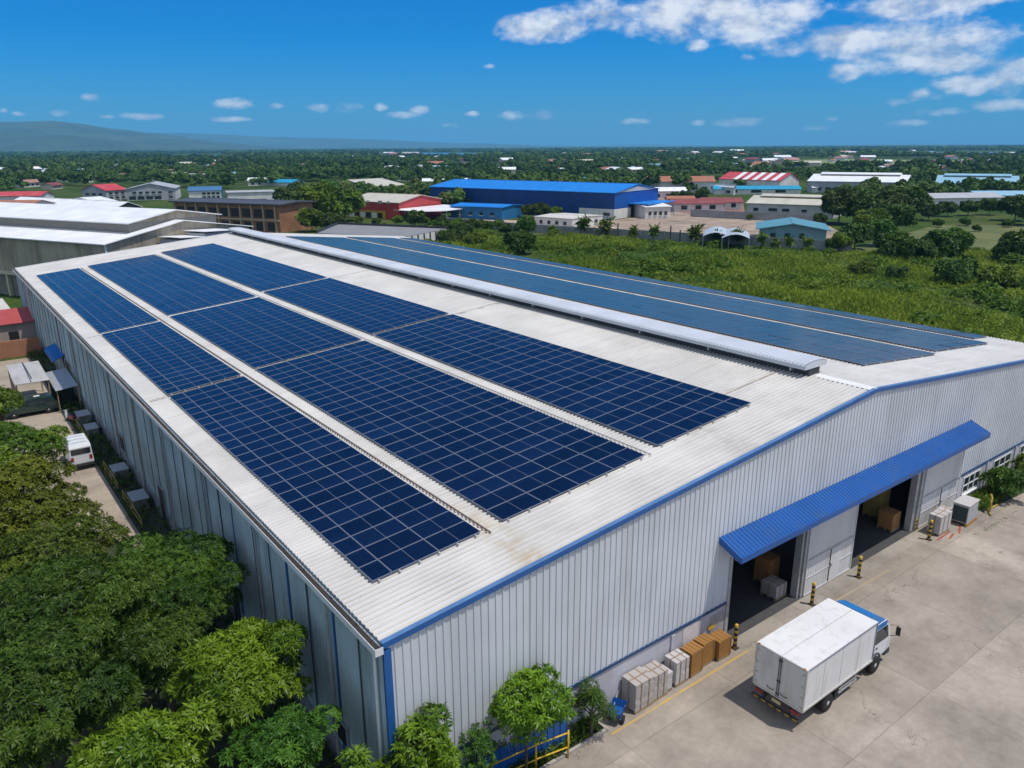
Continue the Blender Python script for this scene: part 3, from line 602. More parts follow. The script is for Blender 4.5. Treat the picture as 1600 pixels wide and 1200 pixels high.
for i, (d, an, si, r, c, nc, w, h, xc, yc, side) in enumerate(cells):
    s_ = SL if side == 'L' else -SL; z = zroof(xc)+.13
    ang = math.atan(s_)
    if i < 300:
        key = (round(w, 2), round(h, 3))
        if key not in protos:
            fr, ce = panel_parts(w/math.cos(ang)-.012, h-.018, w > 1.2); protos[key] = (fr.data('solar_module'), ce.data('cell_glass'))
        o = bpy.data.objects.new('solar_module', protos[key][0]); q = bpy.data.objects.new('cell_glass', protos[key][1])
        col.objects.link(o); col.objects.link(q); q.parent = o
        o.location = (xc, yc, z); o.rotation_euler = (random.gauss(0, .0035), -ang+random.gauss(0, .0035), 0)
        where = ['from the gable wall', 'past the grey gap'][min(si, 1)] if side == 'L' else 'from the gable wall'
        tag(o, f'solar panel in {an}, {ORD[r]} row {where}, {COLN[nc][c]} column', 'solar panel', 'solar panels on the warehouse roof')
    else: rest.append((w, h, xc, yc, z, ang))
mb = MB(); cache = {}
for (w, h, xc, yc, z, ang) in rest:
    M = Matrix.Translation((xc, yc, z)) @ Matrix.Rotation(-ang+random.gauss(0, .0035), 4, 'Y') @ Matrix.Rotation(random.gauss(0, .0035), 4, 'X'); w2 = w/math.cos(ang)-.012; h2 = h-.018; f = .017
    P = lambda x, y, zz: M @ Vector((x, y, zz))
    o_ = [P(-w2/2, -h2/2, .04), P(w2/2, -h2/2, .04), P(w2/2, h2/2, .04), P(-w2/2, h2/2, .04)]
    q_ = [P(-w2/2+f, -h2/2+f, .04), P(w2/2-f, -h2/2+f, .04), P(w2/2-f, h2/2-f, .04), P(-w2/2+f, h2/2-f, .04)]
    l_ = [P(-w2/2, -h2/2, 0), P(w2/2, -h2/2, 0), P(w2/2, h2/2, 0), P(-w2/2, h2/2, 0)]
    mb.mesh(o_+q_, [(0, 1, 5, 4), (1, 2, 6, 5), (2, 3, 7, 6), (3, 0, 4, 7)], alu)
    mb.mesh(l_+o_, [(0, 1, 5, 4), (1, 2, 6, 5), (2, 3, 7, 6), (3, 0, 4, 7)], alu)
    mb.face([P(-w2/2+f, -h2/2+f, .034), P(w2/2-f, -h2/2+f, .034), P(w2/2-f, h2/2-f, .034), P(-w2/2+f, h2/2-f, .034)], CELL)
    if w > 1.2: mb.face([P(-.009, -h2/2+f, .038), P(.009, -h2/2+f, .038), P(.009, h2/2-f, .038), P(-.009, h2/2-f, .038)], mat('busbar line', (.16, .18, .22), .5))
o = mb.build('solar_modules'); tag(o, 'all the solar panels farther back on both slopes of the warehouse roof', 'solar panels', None, 'stuff')
# rails under the arrays
for an, xs, secs, side in ARR:
    for (ya, yb) in secs:
        mb = MB()
        for x in np.linspace(xs[0]+.25, xs[-1]-.25, 2*(len(xs)-1)):
            z = zroof(x)+.05; mb.box(x-.025, x+.025, ya-.08, yb+.08, z, z+.075, RAIL)
        wb(mb, 'panel_rails')
# ------------------------------------------------------------------ box truck
TR = empty('box_truck', (23.9, 12.94, 0), 0, 'white box truck with blue cab top parked on the concrete yard', 'truck')
box_white = streaked('truck box panel', (.66, .66, .65), (.36, .33, .28), .5, .4, sx=2.2, sy=2.2, sz=.35, fine=.05)
box_frame = streaked('truck box edge rail', (.52, .49, .45), (.20, .12, .08), .6, .5, sx=2, sy=2, sz=2)
BL, BW, BZ0, BZ1 = 5.15, 2.28, .92, 2.86
mb = MB(); mb.box(0.03, BL, .02, BW-.02, BZ0+.04, BZ1-.02, box_white); mb.build('cargo_box', TR); mb = MB()
for k in range(1, 4):
    for y in (.012, BW-.026): mb.box(BL*k/4-.012, BL*k/4+.012, y, y+.012, BZ0+.1, BZ1-.08, mat('panel seam', (.50, .50, .50), .6))
mb.build('panel_seams', TR)
mb = MB(); mb.box(.0, BL+.01, .0, BW, BZ1-.018, BZ1+.008, box_white)
mb.box(.02, BL, BW/2-.012, BW/2+.012, BZ1+.009, BZ1+.014, mat('roof seam sealant', (.42, .40, .38), .8))
for k in range(14): mb.box(.25+k*.36, .275+k*.36, BW/2-.022, BW/2+.022, BZ1+.015, BZ1+.02, mat('rivet grey', (.3, .29, .28), .6))
mb.build('box_roof', TR)
mb = MB()
for y in (-.012, BW-.03): mb.box(.02, BL+.02, y, y+.042, BZ0, BZ0+.09, box_frame); mb.box(.06, BL+.02, y, y+.042, BZ1-.07, BZ1-.019, alu)
for y in (-.014, BW-.05): mb.box(-.012, .05, y, y+.064, BZ0, BZ1-.019, box_frame); mb.box(BL-.03, BL+.015, y, y+.064, BZ0+.1, BZ1-.075, alu)
mb.box(-.02, .06, .052, BW-.052, BZ1-.08, BZ1-.019, box_frame); mb.box(-.02, .06, .052, BW-.052, BZ0-.02, BZ0+.06, box_frame)
for y in (.08, BW-.16): mb.box(-.03, .02, y, y+.08, BZ1-.018, BZ1+.03, mat('amber lamp', (.5, .2, .03), .4))
mb.build('box_frame', TR)
for k in range(2):
    ya, yb = ((.056, BW/2-.012), (BW/2+.012, BW-.056))[k]
    mb = MB(); mb.box(-.008, .028, ya, yb, BZ0+.065, BZ1-.085, streaked('truck door panel', (.55, .55, .52), (.30, .28, .24), .5, .5, sx=2, sy=2, sz=.6)); dr = mb.build('rear_door', TR)
    mb = MB(); yy = (ya+.02) if k else (yb-.05)
    mb.tube([(-.03, yy+.01, BZ0+.03), (-.03, yy+.01, BZ1-.06)], .014, dark_steel)
    for z in (BZ0+.15, BZ0+.75, BZ1-.25): mb.box(-.045, -.009, yy-.02, yy+.045, z, z+.06, dark_steel)
    mb.build('lock_bar', dr)
    mb = MB(); hy = (ya+.02, yb-.14)[k]
    hy = yb-.12 if k else ya+.01
    for z in (BZ0+.18, BZ0+.62, BZ0+1.1, BZ1-.3): mb.box(-.03, -.009, hy, hy+.11, z, z+.05, steel)
    mb.build('door_hinge', dr)
    mb = MB(); ly = BW/2+.16 if k else BW/2-.46
    mb.tube([(-.02, ly, BZ0+.28), (-.05, ly+.1, BZ0+.24), (-.05, ly+.26, BZ0+.24), (-.02, ly+.34, BZ0+.3)], .014, dark_steel); mb.build('door_handle', dr)
mb = MB()
for y in (.55, 1.65): mb.box(.1, 6.1, y, y+.09, .62, .84, dark_steel)
for x in (.4, 1.5, 2.6, 3.7, 4.7): mb.box(x, x+.1, .05, BW-.05, .84, .92, dark_steel); mb.box(x, x+.08, .64, 1.65, .66, .8, dark_steel)
mb.box(3.0, 3.9, .12, .52, .42, .82, dark_steel); mb.box(2.9, 3.6, 1.8, 2.15, .42, .82, steel)
mb.tube([(2.0, 1.15, .5), (4.6, 1.15, .6)], .06, dark_steel)
mb.build('chassis', TR)
for y in (.06, BW-.11):
    mb = MB()
    for z in (.42, .6): mb.box(2.75, 4.15, y, y+.05, z, z+.07, steel)
    for x in (2.9, 3.95): mb.box(x, x+.06, y+.005, y+.045, .38, .9, steel)
    mb.build('side_guard', TR)
mb = MB(); mb.box(-.12, -.02, .06, BW-.06, .42, .54, dark_steel)
for k in range(6): mb.box(-.126, -.121, .12+k*.36, .32+k*.36, .46, .53, mat('grimy yellow', (.40, .25, .03), .6, var=.4, scale=6))
mb.box(-.02, .12, .5, .58, .45, .75, dark_steel); mb.box(-.02, .12, BW-.58, BW-.5, .45, .75, dark_steel); mb.build('rear_bumper', TR)
mb = MB(); mb.box(-.03, -.01, .95, 1.35, .66, .80, mat('number plate', (.5, .42, .2), .5)); mb.build('number_plate', TR)
for y in (.14, BW-.5):
    mb = MB(); mb.box(-.04, .02, y, y+.36, .68, .80, mat('tail lamp red', (.28, .02, .02), .3)); mb.build('tail_lamp', TR)
def wheel(mb_t, mb_r, c, r, w):
    mb_t.lathe([(r*.62, -w/2), (r*.93, -w/2), (r, -w*.36), (r, w*.36), (r*.93, w/2), (r*.62, w/2)], c, rubber, 22, 'y')
    mb_r.lathe([(r*.62, -w/2+.01), (r*.58, -w*.34), (r*.3, -w*.26), (r*.26, -w/2-.005), (.0, -w/2-.008)], c, steel, 16, 'y')
    mb_r.lathe([(r*.62, w/2-.01), (r*.58, w*.34), (r*.3, w*.26), (r*.26, w/2+.005), (.0, w/2+.008)], c, steel, 16, 'y')
for (x, y, w) in ((1.92, .22, .4), (1.92, BW-.22, .4), (5.72, .2, .22), (5.72, BW-.2, .22)):
    W_ = empty('wheel', (x, y, .4)); W_.parent = TR
    a, b_ = MB(), MB(); wheel(a, b_, (0, 0, 0), .4, w); a.build('tyre', W_, True); b_.build('rim', W_, True)
for y in (.05, BW-.45):
    mb = MB(); mb.box(2.42, 2.45, y, y+.4, .3, .85, rubber); mb.build('mud_flap', TR)
# cab
cab_white = mat('cab paint', (.68, .70, .72), .3, var=.05, coat=.4)
cab_blue = mat('cab blue', (.012, .16, .44), .35, var=.08, coat=.3)
def cabprof(i): return [(5.22, .62), (6.55, .62), (6.98, .75), (7.0, 1.25), (6.78, 2.02), (6.55, 2.26), (5.22, 2.3)]
mb = MB(); pr = cabprof(0); y0, y1 = .2, BW-.2
vs = [(x, y0+(.06 if z > 1.5 else 0), z) for x, z in pr]+[(x, y1-(.06 if z > 1.5 else 0), z) for x, z in pr]; n_ = len(pr)
mb.mesh(vs, [tuple(range(n_)), tuple(range(2*n_-1, n_-1, -1))]+[((j+1) % n_, j, n_+j, n_+(j+1) % n_) for j in range(n_)], cab_white); cabo = mb.build('cab', TR)
mb = MB(); mb.mesh([(5.25, .27, 2.31), (6.5, .3, 2.29), (6.5, BW-.3, 2.29), (5.25, BW-.27, 2.31), (5.25, .32, 2.84), (5.75, .4, 2.74), (5.75, BW-.4, 2.74), (5.25, BW-.32, 2.84)], [(4, 5, 6, 7), (0, 1, 5, 4), (1, 2, 6, 5), (2, 3, 7, 6), (3, 0, 4, 7)], cab_blue)
mb.mesh([(5.2, .25, 2.02), (6.74, .25, 2.02), (6.54, .255, 2.27), (5.2, .255, 2.31)], [(0, 1, 2, 3)], cab_blue); mb.mesh([(5.2, BW-.25, 2.02), (6.74, BW-.25, 2.02), (6.54, BW-.255, 2.27), (5.2, BW-.255, 2.31)], [(3, 2, 1, 0)], cab_blue)
mb.build('wind_deflector', TR)
for s_, yy in ((-1, .19), (1, BW-.19)):
    mb = MB(); mb.prism([(5.62, yy, .72), (6.72, yy, .72), (6.86, yy, 1.25), (6.72, yy, 1.36), (5.62, yy, 1.36)], (0, s_*.015, 0), cab_white); d_ = mb.build('cab_door', TR)
    mb = MB(); mb.box(5.7, 5.84, min(yy+s_*.016, yy+s_*.04), max(yy+s_*.016, yy+s_*.04), 1.16, 1.21, dark_steel); mb.build('door_handle', d_)
    mb = MB(); mb.prism([(5.66, yy+.0+s_*-.02, 1.4), (6.74, yy+s_*-.02, 1.4), (6.62, yy-s_*.045, 2.0), (5.66, yy-s_*.045, 2.0)], (0, s_*.028, 0), glass); mb.build('side_window', TR)
    mb = MB(); mb.tube([(6.75, yy, 1.95), (6.95, yy+s_*.28, 2.0), (6.95, yy+s_*.3, 1.5), (6.8, yy, 1.38)], .014, dark_steel); mb.box(6.9, 6.96, yy+s_*.3-.1, yy+s_*.3+.1, 1.5, 1.92, black_paint, None, .02); mb.build('wing_mirror', TR)
    mb = MB(); mb.tube([(5.72+.5*math.cos(t), yy+s_*.01, .42+.5*math.sin(t)) for t in np.linspace(.35, math.pi-.35, 9)], .045, dark_steel, 6); mb.build('wheel_arch', TR)
    mb = MB(); mb.box(6.9, 7.02, (.28 if s_ < 0 else BW-.62), (.62 if s_ < 0 else BW-.28), .84, 1.0, mat('headlamp', (.7, .7, .7), .1, spec=.9)); mb.build('headlight', TR)
mb = MB(); mb.mesh([(7.012, .34, 1.32), (7.012, BW-.34, 1.32), (6.80, BW-.38, 2.0), (6.80, .38, 2.0)], [(0, 1, 2, 3)], glass); mb.build('windscreen', TR)
mb = MB(); mb.box(6.6, 7.06, .18, BW-.18, .42, .7, dark_steel, None, .04); mb.build('front_bumper', TR)

# ------------------------------------------------------------------ bollards
def bollard(x, y, label):
    T = empty('bollard', (x, y, 0), 0, label, 'bollard', 'striped bollards before the doors')
    mb = MB(); mb.lathe([(.085, 0), (.085, 1.2), (.075, 1.25), (.03, 1.27)], (0, 0, 0), yellow, 14); mb.build('post', T, True)
    for k in range(4):
        mb = MB(); mb.lathe([(.087, .12+k*.28), (.088, .13+k*.28), (.088, .25+k*.28), (.087, .26+k*.28)], (0, 0, 0), black_paint, 14); mb.build('stripe', T)
    mb = MB(); mb.box(-.16, .16, -.16, .16, .002, .02, dark_steel); mb.build('base_plate', T)
bollard(26.28, 17.85, 'yellow and black bollard beside the last wooden crate')
bollard(32.2, 17.68, 'yellow and black bollard at the near edge of the middle sliding door')
bollard(36.45, 17.62, 'yellow and black bollard at the far edge of the middle sliding door')
bollard(43.55, 17.3, 'yellow and black bollard touching the white pallet load by the far door')

# ------------------------------------------------------------------ goods on the yard
wood = streaked('raw crate wood', (.33, .165, .045), (.15, .075, .025), .6, .75, sx=3, sy=3, sz=3, fine=.2)
pwood = streaked('grey pallet wood', (.30, .22, .13), (.14, .10, .06), .5, .8, sx=4, sy=4, sz=4)
wrap = streaked('pale cartons', (.40, .37, .345), (.26, .23, .20), .6, .55, sx=1.6, sy=1.6, sz=1.6, fine=.1)
wrap2 = streaked('white cartons', (.49, .465, .46), (.32, .29, .28), .6, .5, sx=1.6, sy=1.6, sz=1.6, fine=.1)
strap = mat('brown strap', (.28, .20, .13), .6)
def pallet(T, w, d, h=.13):
    mb = MB()
    for k in range(3): mb.box(-w/2, w/2, -d/2+k*(d-.1)/2, -d/2+.1+k*(d-.1)/2, 0, h-.02, pwood)
    for k in range(6): mb.box(-w/2+k*(w-.1)/5, -w/2+.1+k*(w-.1)/5, -d/2, d/2, h-.018, h, pwood)
    mb.build('pallet', T)
def load(name, x, y, w, d, h, label, m_, nx, ny, nz, cat='pallet load', group='loaded pallets on the yard', rz=0., straps=True, rn=None):
    rn = rn or random.Random(int(x*100))
    T = empty(name, (x, y, .002), rz, label, cat, group); pallet(T, w, d); mb = MB()
    for k in range(nz):
        for j in range(ny):
            for i in range(nx):
                g = .002+.005*rn.random(); z0 = .134+(h-.134)*k/nz; z1 = .134+(h-.134)*(k+1)/nz-.004
                jx = (rn.random()-.5)*.02; jy = (rn.random()-.5)*.02
                mb.box(-w/2+w*i/nx+g+jx, -w/2+w*(i+1)/nx-g+jx, -d/2+d*j/ny+g+jy, -d/2+d*(j+1)/ny-g+jy, z0, z1, m_)
    mb.build('cartons', T)
    if straps:
        mb = MB(); e = .014
        for fx in (-.22, .2):
            mb.box(w*fx, w*fx+.05, -d/2-e-.004, -d/2-e, .14, h+.004, strap); mb.box(w*fx, w*fx+.05, -d/2-e, d/2+e, h+.004, h+.009, strap)
        mb.box(-w/2-e, w/2+e, -.03, .02, h+.0095, h+.014, strap); mb.box(-w/2-e-.004, -w/2-e, -.03, .02, .14, h+.014, strap)
        mb.build('straps', T)
    return T
load('pallet_load', 20.02, 17.98, 1.05, .82, 1.38, 'largest pale carton stack on a pallet next to the small tree', wrap, 2, 2, 6)
load('pallet_load', 21.02, 18.0, .86, .78, 1.26, 'pale carton stack between the largest stack and the low white slabs', wrap, 2, 2, 6)
load('slab_stack', 21.66, 17.98, .32, .62, .95, 'low stack of white slabs behind the strapped carton stacks', wrap2, 1, 1, 5, 'slab stack', straps=False)
load('pallet_load', 22.45, 18.02, .82, .70, 1.22, 'tall white strapped carton stack beside the first wooden crate', wrap2, 2, 2, 5)
def crate(x, y, w, d, h, label, tiers):
    T = empty('wooden_crate', (x, y, .002), random.uniform(-.05, .05), label, 'crate', 'wooden crates against the plinth')
    pallet(T, w, d, .12); mb = MB(); z = .122
    for t in range(tiers):
        hh = (h-.122)/tiers; nb = 4
        for k in range(nb):
            za, zb = z+hh*k/nb+.006, z+hh*(k+1)/nb-.006
            mb.box(-w/2, w/2, -d/2, -d/2+.025, za, zb, wood); mb.box(-w/2, w/2, d/2-.025, d/2, za, zb, wood); mb.box(-w/2, -w/2+.025, -d/2+.025, d/2-.025, za, zb, wood); mb.box(w/2-.025, w/2, -d/2+.025, d/2-.025, za, zb, wood)
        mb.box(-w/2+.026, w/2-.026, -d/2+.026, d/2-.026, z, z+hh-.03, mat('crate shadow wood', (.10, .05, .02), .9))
        z += hh
    mb.build('crate_boards', T)
    mb = MB()
    for k in range(6): mb.box(-w/2, w/2, -d/2+d*k/6+.006, -d/2+d*(k+1)/6-.006, z, z+.025, wood)
    mb.build('crate_lid', T)
    mb = MB()
    for sx in (-w/2-.02, w/2-.06):
        for sy in (-d/2-.022, d/2+.002): mb.box(sx+.01, sx+.08, sy, sy+.02, .12, z-.01, wood)
    for xx in (-w*.3, 0, w*.28): mb.box(xx, xx+.06, -d/2, d/2, z+.0255, z+.045, wood)
    mb.build('battens', T)
crate(23.4, 18.0, .80, .62, 1.2, 'two-tier wooden crate beside the tall white carton stack', 2)
crate(24.35, 18.12, .74, .58, 1.14, 'middle wooden crate of the three against the plinth', 2)
crate(25.28, 18.0, .82, .68, .98, 'wooden crate nearest the open doorway on a pallet', 2)
load('pallet_load', 45.0, 17.45, 1.35, .72, 1.25, 'white carton load on a pallet before the far sliding door', wrap2, 2, 1, 3)
load('pallet_load', 46.15, 17.75, .7, .6, 1.05, 'lower white carton load just behind the far bollard load', wrap2, 1, 1, 3)
# grey machine unit right of the far pallets
T = empty('machine_unit', (47.6, 17.15, 0), .05, 'grey metal machine unit with dark green face on a wooden skid', 'machine')
mb = MB(); mb.box(-.75, .75, -.45, .45, .16, 1.3, mat('unit casing', (.38, .39, .40), .5, var=.2), None, .03); mb.build('casing', T)
mb = MB(); mb.box(-.775, -.751, -.4, .4, .25, 1.2, mat('dark green face', (.015, .04, .04), .4)); mb.build('grille', T)
mb = MB(); mb.box(-.78, .78, -.48, .48, 1.3, 1.36, wrap2); mb.build('cover', T)
mb = MB(); mb.box(-.8, .8, -.48, -.36, 0, .15, wood); mb.box(-.8, .8, .36, .48, 0, .15, wood); mb.build('skid', T)
# goods just inside the doors
load('stored_load', 31.45, 19.4, .9, .9, .8, 'carton pallet standing inside the near doorway', wrap, 2, 2, 3, group='goods inside the doorways')
load('stored_load', 32.3, 20.45, .9, .9, 1.5, 'orange-topped carton stack deeper inside the near doorway', mat('orange cartons', (.36, .17, .05), .7), 2, 2, 4, group='goods inside the doorways')
load('stored_load', 43.1, 19.5, .9, .9, 1.15, 'orange cartons at the right edge inside the far doorway', mat('orange cartons', (.36, .17, .05), .7), 2, 2, 3, group='goods inside the doorways')
load('stored_load', 44.2, 20.9, 1.2, 1.0, 2.0, 'tall yellow carton stack inside the far doorway', mat('yellow cartons', (.34, .25, .06), .7), 2, 2, 4, group='goods inside the doorways')
load('stored_load', 44.5, 22.6, 1.1, 1.0, 1.7, 'white carton stack deepest inside the far doorway', wrap2, 2, 2, 4, group='goods inside the doorways')
# hand trolley beside the small tree
T = empty('hand_trolley', (18.75, 17.85, 0), .5, 'small blue hand trolley between the small tree and the carton stacks', 'trolley')
mb = MB(); mb.mesh([(-.35, -.25, .35), (.35, -.25, .35), (.35, .25, .35), (-.35, .25, .35), (-.45, -.3, .65), (.45, -.3, .65), (.45, .3, .65), (-.45, .3, .65)], [(3, 2, 1, 0), (0, 1, 5, 4), (1, 2, 6, 5), (2, 3, 7, 6), (3, 0, 4, 7)], blue_paint); mb.build('tray', T)
for y in (-.28, .28):
    mb = MB(); mb.lathe([(.02, -.04), (.17, -.04), (.17, .04), (.02, .04)], (-.1, y, .17), rubber, 14, 'y'); mb.build('wheel', T)
mb = MB(); mb.tube([(.3, -.22, .4), (.95, -.22, .75), (.95, .22, .75), (.3, .22, .4)], .02, steel); mb.tube([(-.1, -.3, .17), (-.1, .3, .17)], .02, steel); mb.tube([(-.1, -.2, .17), (0, -.2, .36)], .02, steel); mb.tube([(-.1, .2, .17), (0, .2, .36)], .02, steel); mb.build('handle', T)
# yard markings (painted sheets)
ymark = streaked('worn yellow line', (.50, .32, .05), (.33, .28, .22), .9, .8, sx=1.5, sy=3, sz=1, lo=.42, hi=.62)
mb = MB(); mb.face([(18.0, 17.33, .004), (26.6, 17.3, .004), (26.6, 17.41, .004), (18.0, 17.44, .004)], ymark); tag(mb.build('yellow_line'), kind='structure')
wmark = streaked('faded yellow line', (.36, .26, .12), (.33, .28, .22), .9, .8, sx=1.5, sy=3, sz=1, lo=.36, hi=.56)
mb = MB(); mb.face([(27.2, 17.2, .004), (38.5, 16.95, .004), (38.5, 17.05, .004), (27.2, 17.3, .004)], wmark); tag(mb.build('faded_line'), kind='structure')
rmark = mat('worn red paint', (.30, .07, .05), .8, var=.5, scale=4)
mb = MB()
for q in ([(43.9, 16.9), (45.6, 16.95), (45.6, 17.06), (43.9, 17.02)], [(45.75, 16.5), (46.9, 16.95), (46.8, 17.05), (45.7, 16.6)], [(44.6, 16.55), (45.5, 16.7), (45.45, 16.8), (44.6, 16.66)]): mb.face([(*p, .004) for p in q], rmark)
tag(mb.build('red_marking'), kind='structure')
sheet('apron', [(26.5, 17.55), (43.7, 17.55), (43.7, 18.31), (26.5, 18.31)], .008, concrete('apron concrete', (.38, .345, .30), joint=(5.6, 50), off=(1, 3)))
# planting bed in front of the near corner
soil = mat('bed soil', (.035, .05, .015), .95, var=.5, scale=1.5)
sheet('bed', [(8.7, 17.7), (17.9, 17.7), (17.9, 18.46), (8.7, 18.46)], .03, soil)
sheet('bed_verge', [(7.3, 10), (13.2, 10), (14.6, 17.6), (7.3, 17.6)], .01, soil)
mb = MB()
mb.box(14.6, 17.95, 17.58, 17.7, 0, .13, mat('kerb stone', (.36, .33, .29), .85, var=.2)); mb.box(17.92, 18.04, 17.58, 18.46, 0, .13, mat('kerb stone', (.36, .33, .29))); struct(mb.build('kerb'))
# blue sheet barrier and yellow pipe railing
T = empty('blue_barrier', (0, 0, 0), 0, 'blue sheet metal barrier standing in front of the corner shrubs', 'barrier')
mb = MB(); A, B = Vector((11.2, 18.36, 0)), Vector((16.25, 18.05, 0)); dv = (B-A).normalized(); nv = Vector((dv.y, -dv.x, 0))
mb.ribs(0, (B-A).length, .3, [(0, 0), (.7, 0), (.78, .03), (.94, .03)], lambda u: A+dv*u+Vector((0, 0, .1)), lambda u: A+dv*u+Vector((0, 0, 1.4)), nv, blue_paint); mb.build('sheet_panel', T)
for u in (0, 1.65, 3.35, 5.02):
    mb = MB(); p = A+dv*u-nv*.04; mb.box(p.x-.035, p.x+.035, p.y-.03, p.y+.03, 0, 1.46, blue_trim); mb.build('post', T)
T = empty('pipe_railing', (0, 0, 0), 0, 'yellow pipe railing in front of the blue barrier', 'railing')
pts = [Vector((12.6, 18.0, 0)), Vector((14.5, 17.78, 0)), Vector((15.85, 17.52, 0))]
for p in pts:
    mb = MB(); mb.tube([p, p+Vector((0, 0, 1.25))], .04, yellow, 10); mb.build('post', T, True)
for z in (.5, 1.15):
    mb = MB(); mb.tube([p+Vector((0, 0, z)) for p in pts], .03, yellow, 8); mb.build('rail', T, True)

# ------------------------------------------------------------------ lane on the left side
sheet('drain_strip', [(7.25, 17), (8.95, 17), (8.95, 118), (7.25, 118)], -.004, mat('damp soil', (.05, .055, .035), .95, var=.6, scale=1.0))  # dark ground between the lane edge and the wall foot
T = empty('white_van', (6.35, 59.3, 0), 0, 'small white van parked in the lane beside the warehouse side wall', 'van')
def vehicle(T, Ln, Wd, Ht, body, prof, glassprof, wheels, dirx=1, van=True):
    """vehicle pointing along +y local, origin at rear centre"""
    mb = MB(); w = Wd/2; lo = [(y, z) for y, z in prof]; n = len(lo)
    inset = lambda z: w-(.10*max(0, (z-.9)/(Ht-.9)))
    vs = [(-inset(z), y, z) for y, z in lo]+[(inset(z), y, z) for y, z in lo]
    mb.mesh(vs, [tuple(range(n-1, -1, -1)), tuple(range(n, 2*n))]+[(j, (j+1) % n, n+(j+1) % n, n+j) for j in range(n)], body); mb.build('body', T)
    for s_ in (-1, 1):
        for g in glassprof:
            mb = MB(); mb.face([(s_*(inset(z)+.012), y, z) for y, z in (g if s_ > 0 else g[::-1])], glass); mb.build('side_window', T)
    for yw in wheels:
        for s_ in (-1, 1):
            W_ = empty('wheel', (s_*(w-.08), yw, .32)); W_.parent = T; W_.rotation_euler = (0, 0, R(90))
            a, b_ = MB(), MB(); wheel(a, b_, (0, 0, 0), .32, .2); a.build('tyre', W_, True); b_.build('rim', W_, True)
vehicle(T, 3.6, 1.55, 1.95, cab_white, [(0, .3), (3.5, .3), (3.6, .9), (3.25, 1.15), (2.75, 1.85), (2.5, 1.93), (.15, 1.93), (0, 1.7)], [[(.2, 1.2), (1.3, 1.2), (1.3, 1.72), (.25, 1.72)], [(1.4, 1.2), (2.95, 1.2), (2.6, 1.72), (1.4, 1.72)]], (.65, 2.85))
mb = MB(); mb.box(-.62, .62, -.014, -.002, 1.2, 1.62, glass); mb.build('rear_window', T)
mb = MB(); mb.box(-.68, -.5, -.02, -.002, .75, 1.05, mat('tail lamp red', (.28, .02, .02))); mb.box(.5, .68, -.02, -.002, .75, 1.05, mat('tail lamp red', (.28, .02, .02))); mb.build('tail_lamp', T)
mb = MB(); mb.box(-.76, .76, -.1, 0, .34, .52, dark_steel); mb.build('rear_bumper', T)
for k in range(3):
    mb = MB(); mb.box(-.5, .5, .5+k*.75, .54+k*.75, 1.935, 1.96, steel); mb.build('roof_bar', T)
T = empty('estate_car', (7.1, 75.9, 0), R(90), 'dark green estate car parked across the lane before the shed', 'car')
green_body = mat('dark green car paint', (.012, .035, .028), .25, var=.2, coat=.6)
vehicle(T, 4.4, 1.7, 1.5, green_body, [(0, .35), (4.3, .35), (4.4, .75), (4.2, .92), (3.2, 1.0), (2.55, 1.42), (2.2, 1.5), (.5, 1.48), (.12, 1.02), (0, .8)], [[(.45, 1.02), (1.5, 1.02), (1.5, 1.38), (.62, 1.38)], [(1.58, 1.02), (2.95, 1.02), (2.5, 1.38), (1.58, 1.38)]], (.85, 3.45))
mb = MB(); mb.face([(-.65, 3.18, 1.02), (.65, 3.18, 1.02), (.6, 2.58, 1.425), (-.6, 2.58, 1.425)], glass); mb.build('windscreen', T)
mb = MB(); mb.box(-.25, .1, 1.3, 1.75, 1.512, 1.518, white_paint); mb.build('roof_hatch', T)
# shed with corrugated roof
T = empty('lean_to_shed', (5.5, 79.8, 0), 0, 'open shed with grey corrugated roof beside the lane', 'shed')
mb = MB(); mb.ribs(-1.3, 1.3, .2, [(0, 0), (.5, .03)], lambda u: (u, -3.6, 2.65), lambda u: (u, 3.1, 2.95), (0, 0, 1), streaked('old shed roof', (.42, .42, .42), (.22, .17, .13), .6, .6, sx=1, sy=.3, sz=1)); mb.ribs(-1.3, 1.3, .2, [(0, 0), (.5, .03)], lambda u: (u, -3.6, 2.62), lambda u: (u, 3.1, 2.92), (0, 0, 1), steel); mb.box(-.04, .04, -3.6, 3.1, 2.99, 3.02, dark_steel); mb.build('roof', T)
for x in (-1.2, 1.2):
    for y in (-3.4, 2.9):
        mb = MB(); mb.box(x-.05, x+.05, y-.05, y+.05, 0, 2.64+.04*(y > 0)*6, pwood); mb.build('post', T)
mb = MB(); mb.box(-1.14, 1.14, -3.36, -3.3, 0, 1.5, mat('rusty sheet', (.20, .13, .10), .8, var=.4)); mb.box(-1.22, -1.16, -3.3, 2.8, 0, 1.9, mat('rusty sheet', (.20, .13, .10), .8)); mb.build('side_sheets', T)
T = empty('lean_to_shed', (7.75, 77.4, 0), 0, 'low grey lean-to roof between the shed and the warehouse wall', 'shed')
mb = MB(); mb.ribs(-.8, .95, .2, [(0, 0), (.5, .03)], lambda u: (u, -3, 2.1+.12*u), lambda u: (u, 3.4, 2.3+.12*u), (0, 0, 1), steel); mb.build('roof', T)
for (x, y) in ((-.7, -2.8), (-.7, 3.1), (.9, -2.8), (.9, 3.1)):
    mb = MB(); mb.box(x-.04, x+.04, y-.04, y+.04, 0, 2.0+.12*x+.03*(y+3), pwood); mb.build('post', T)
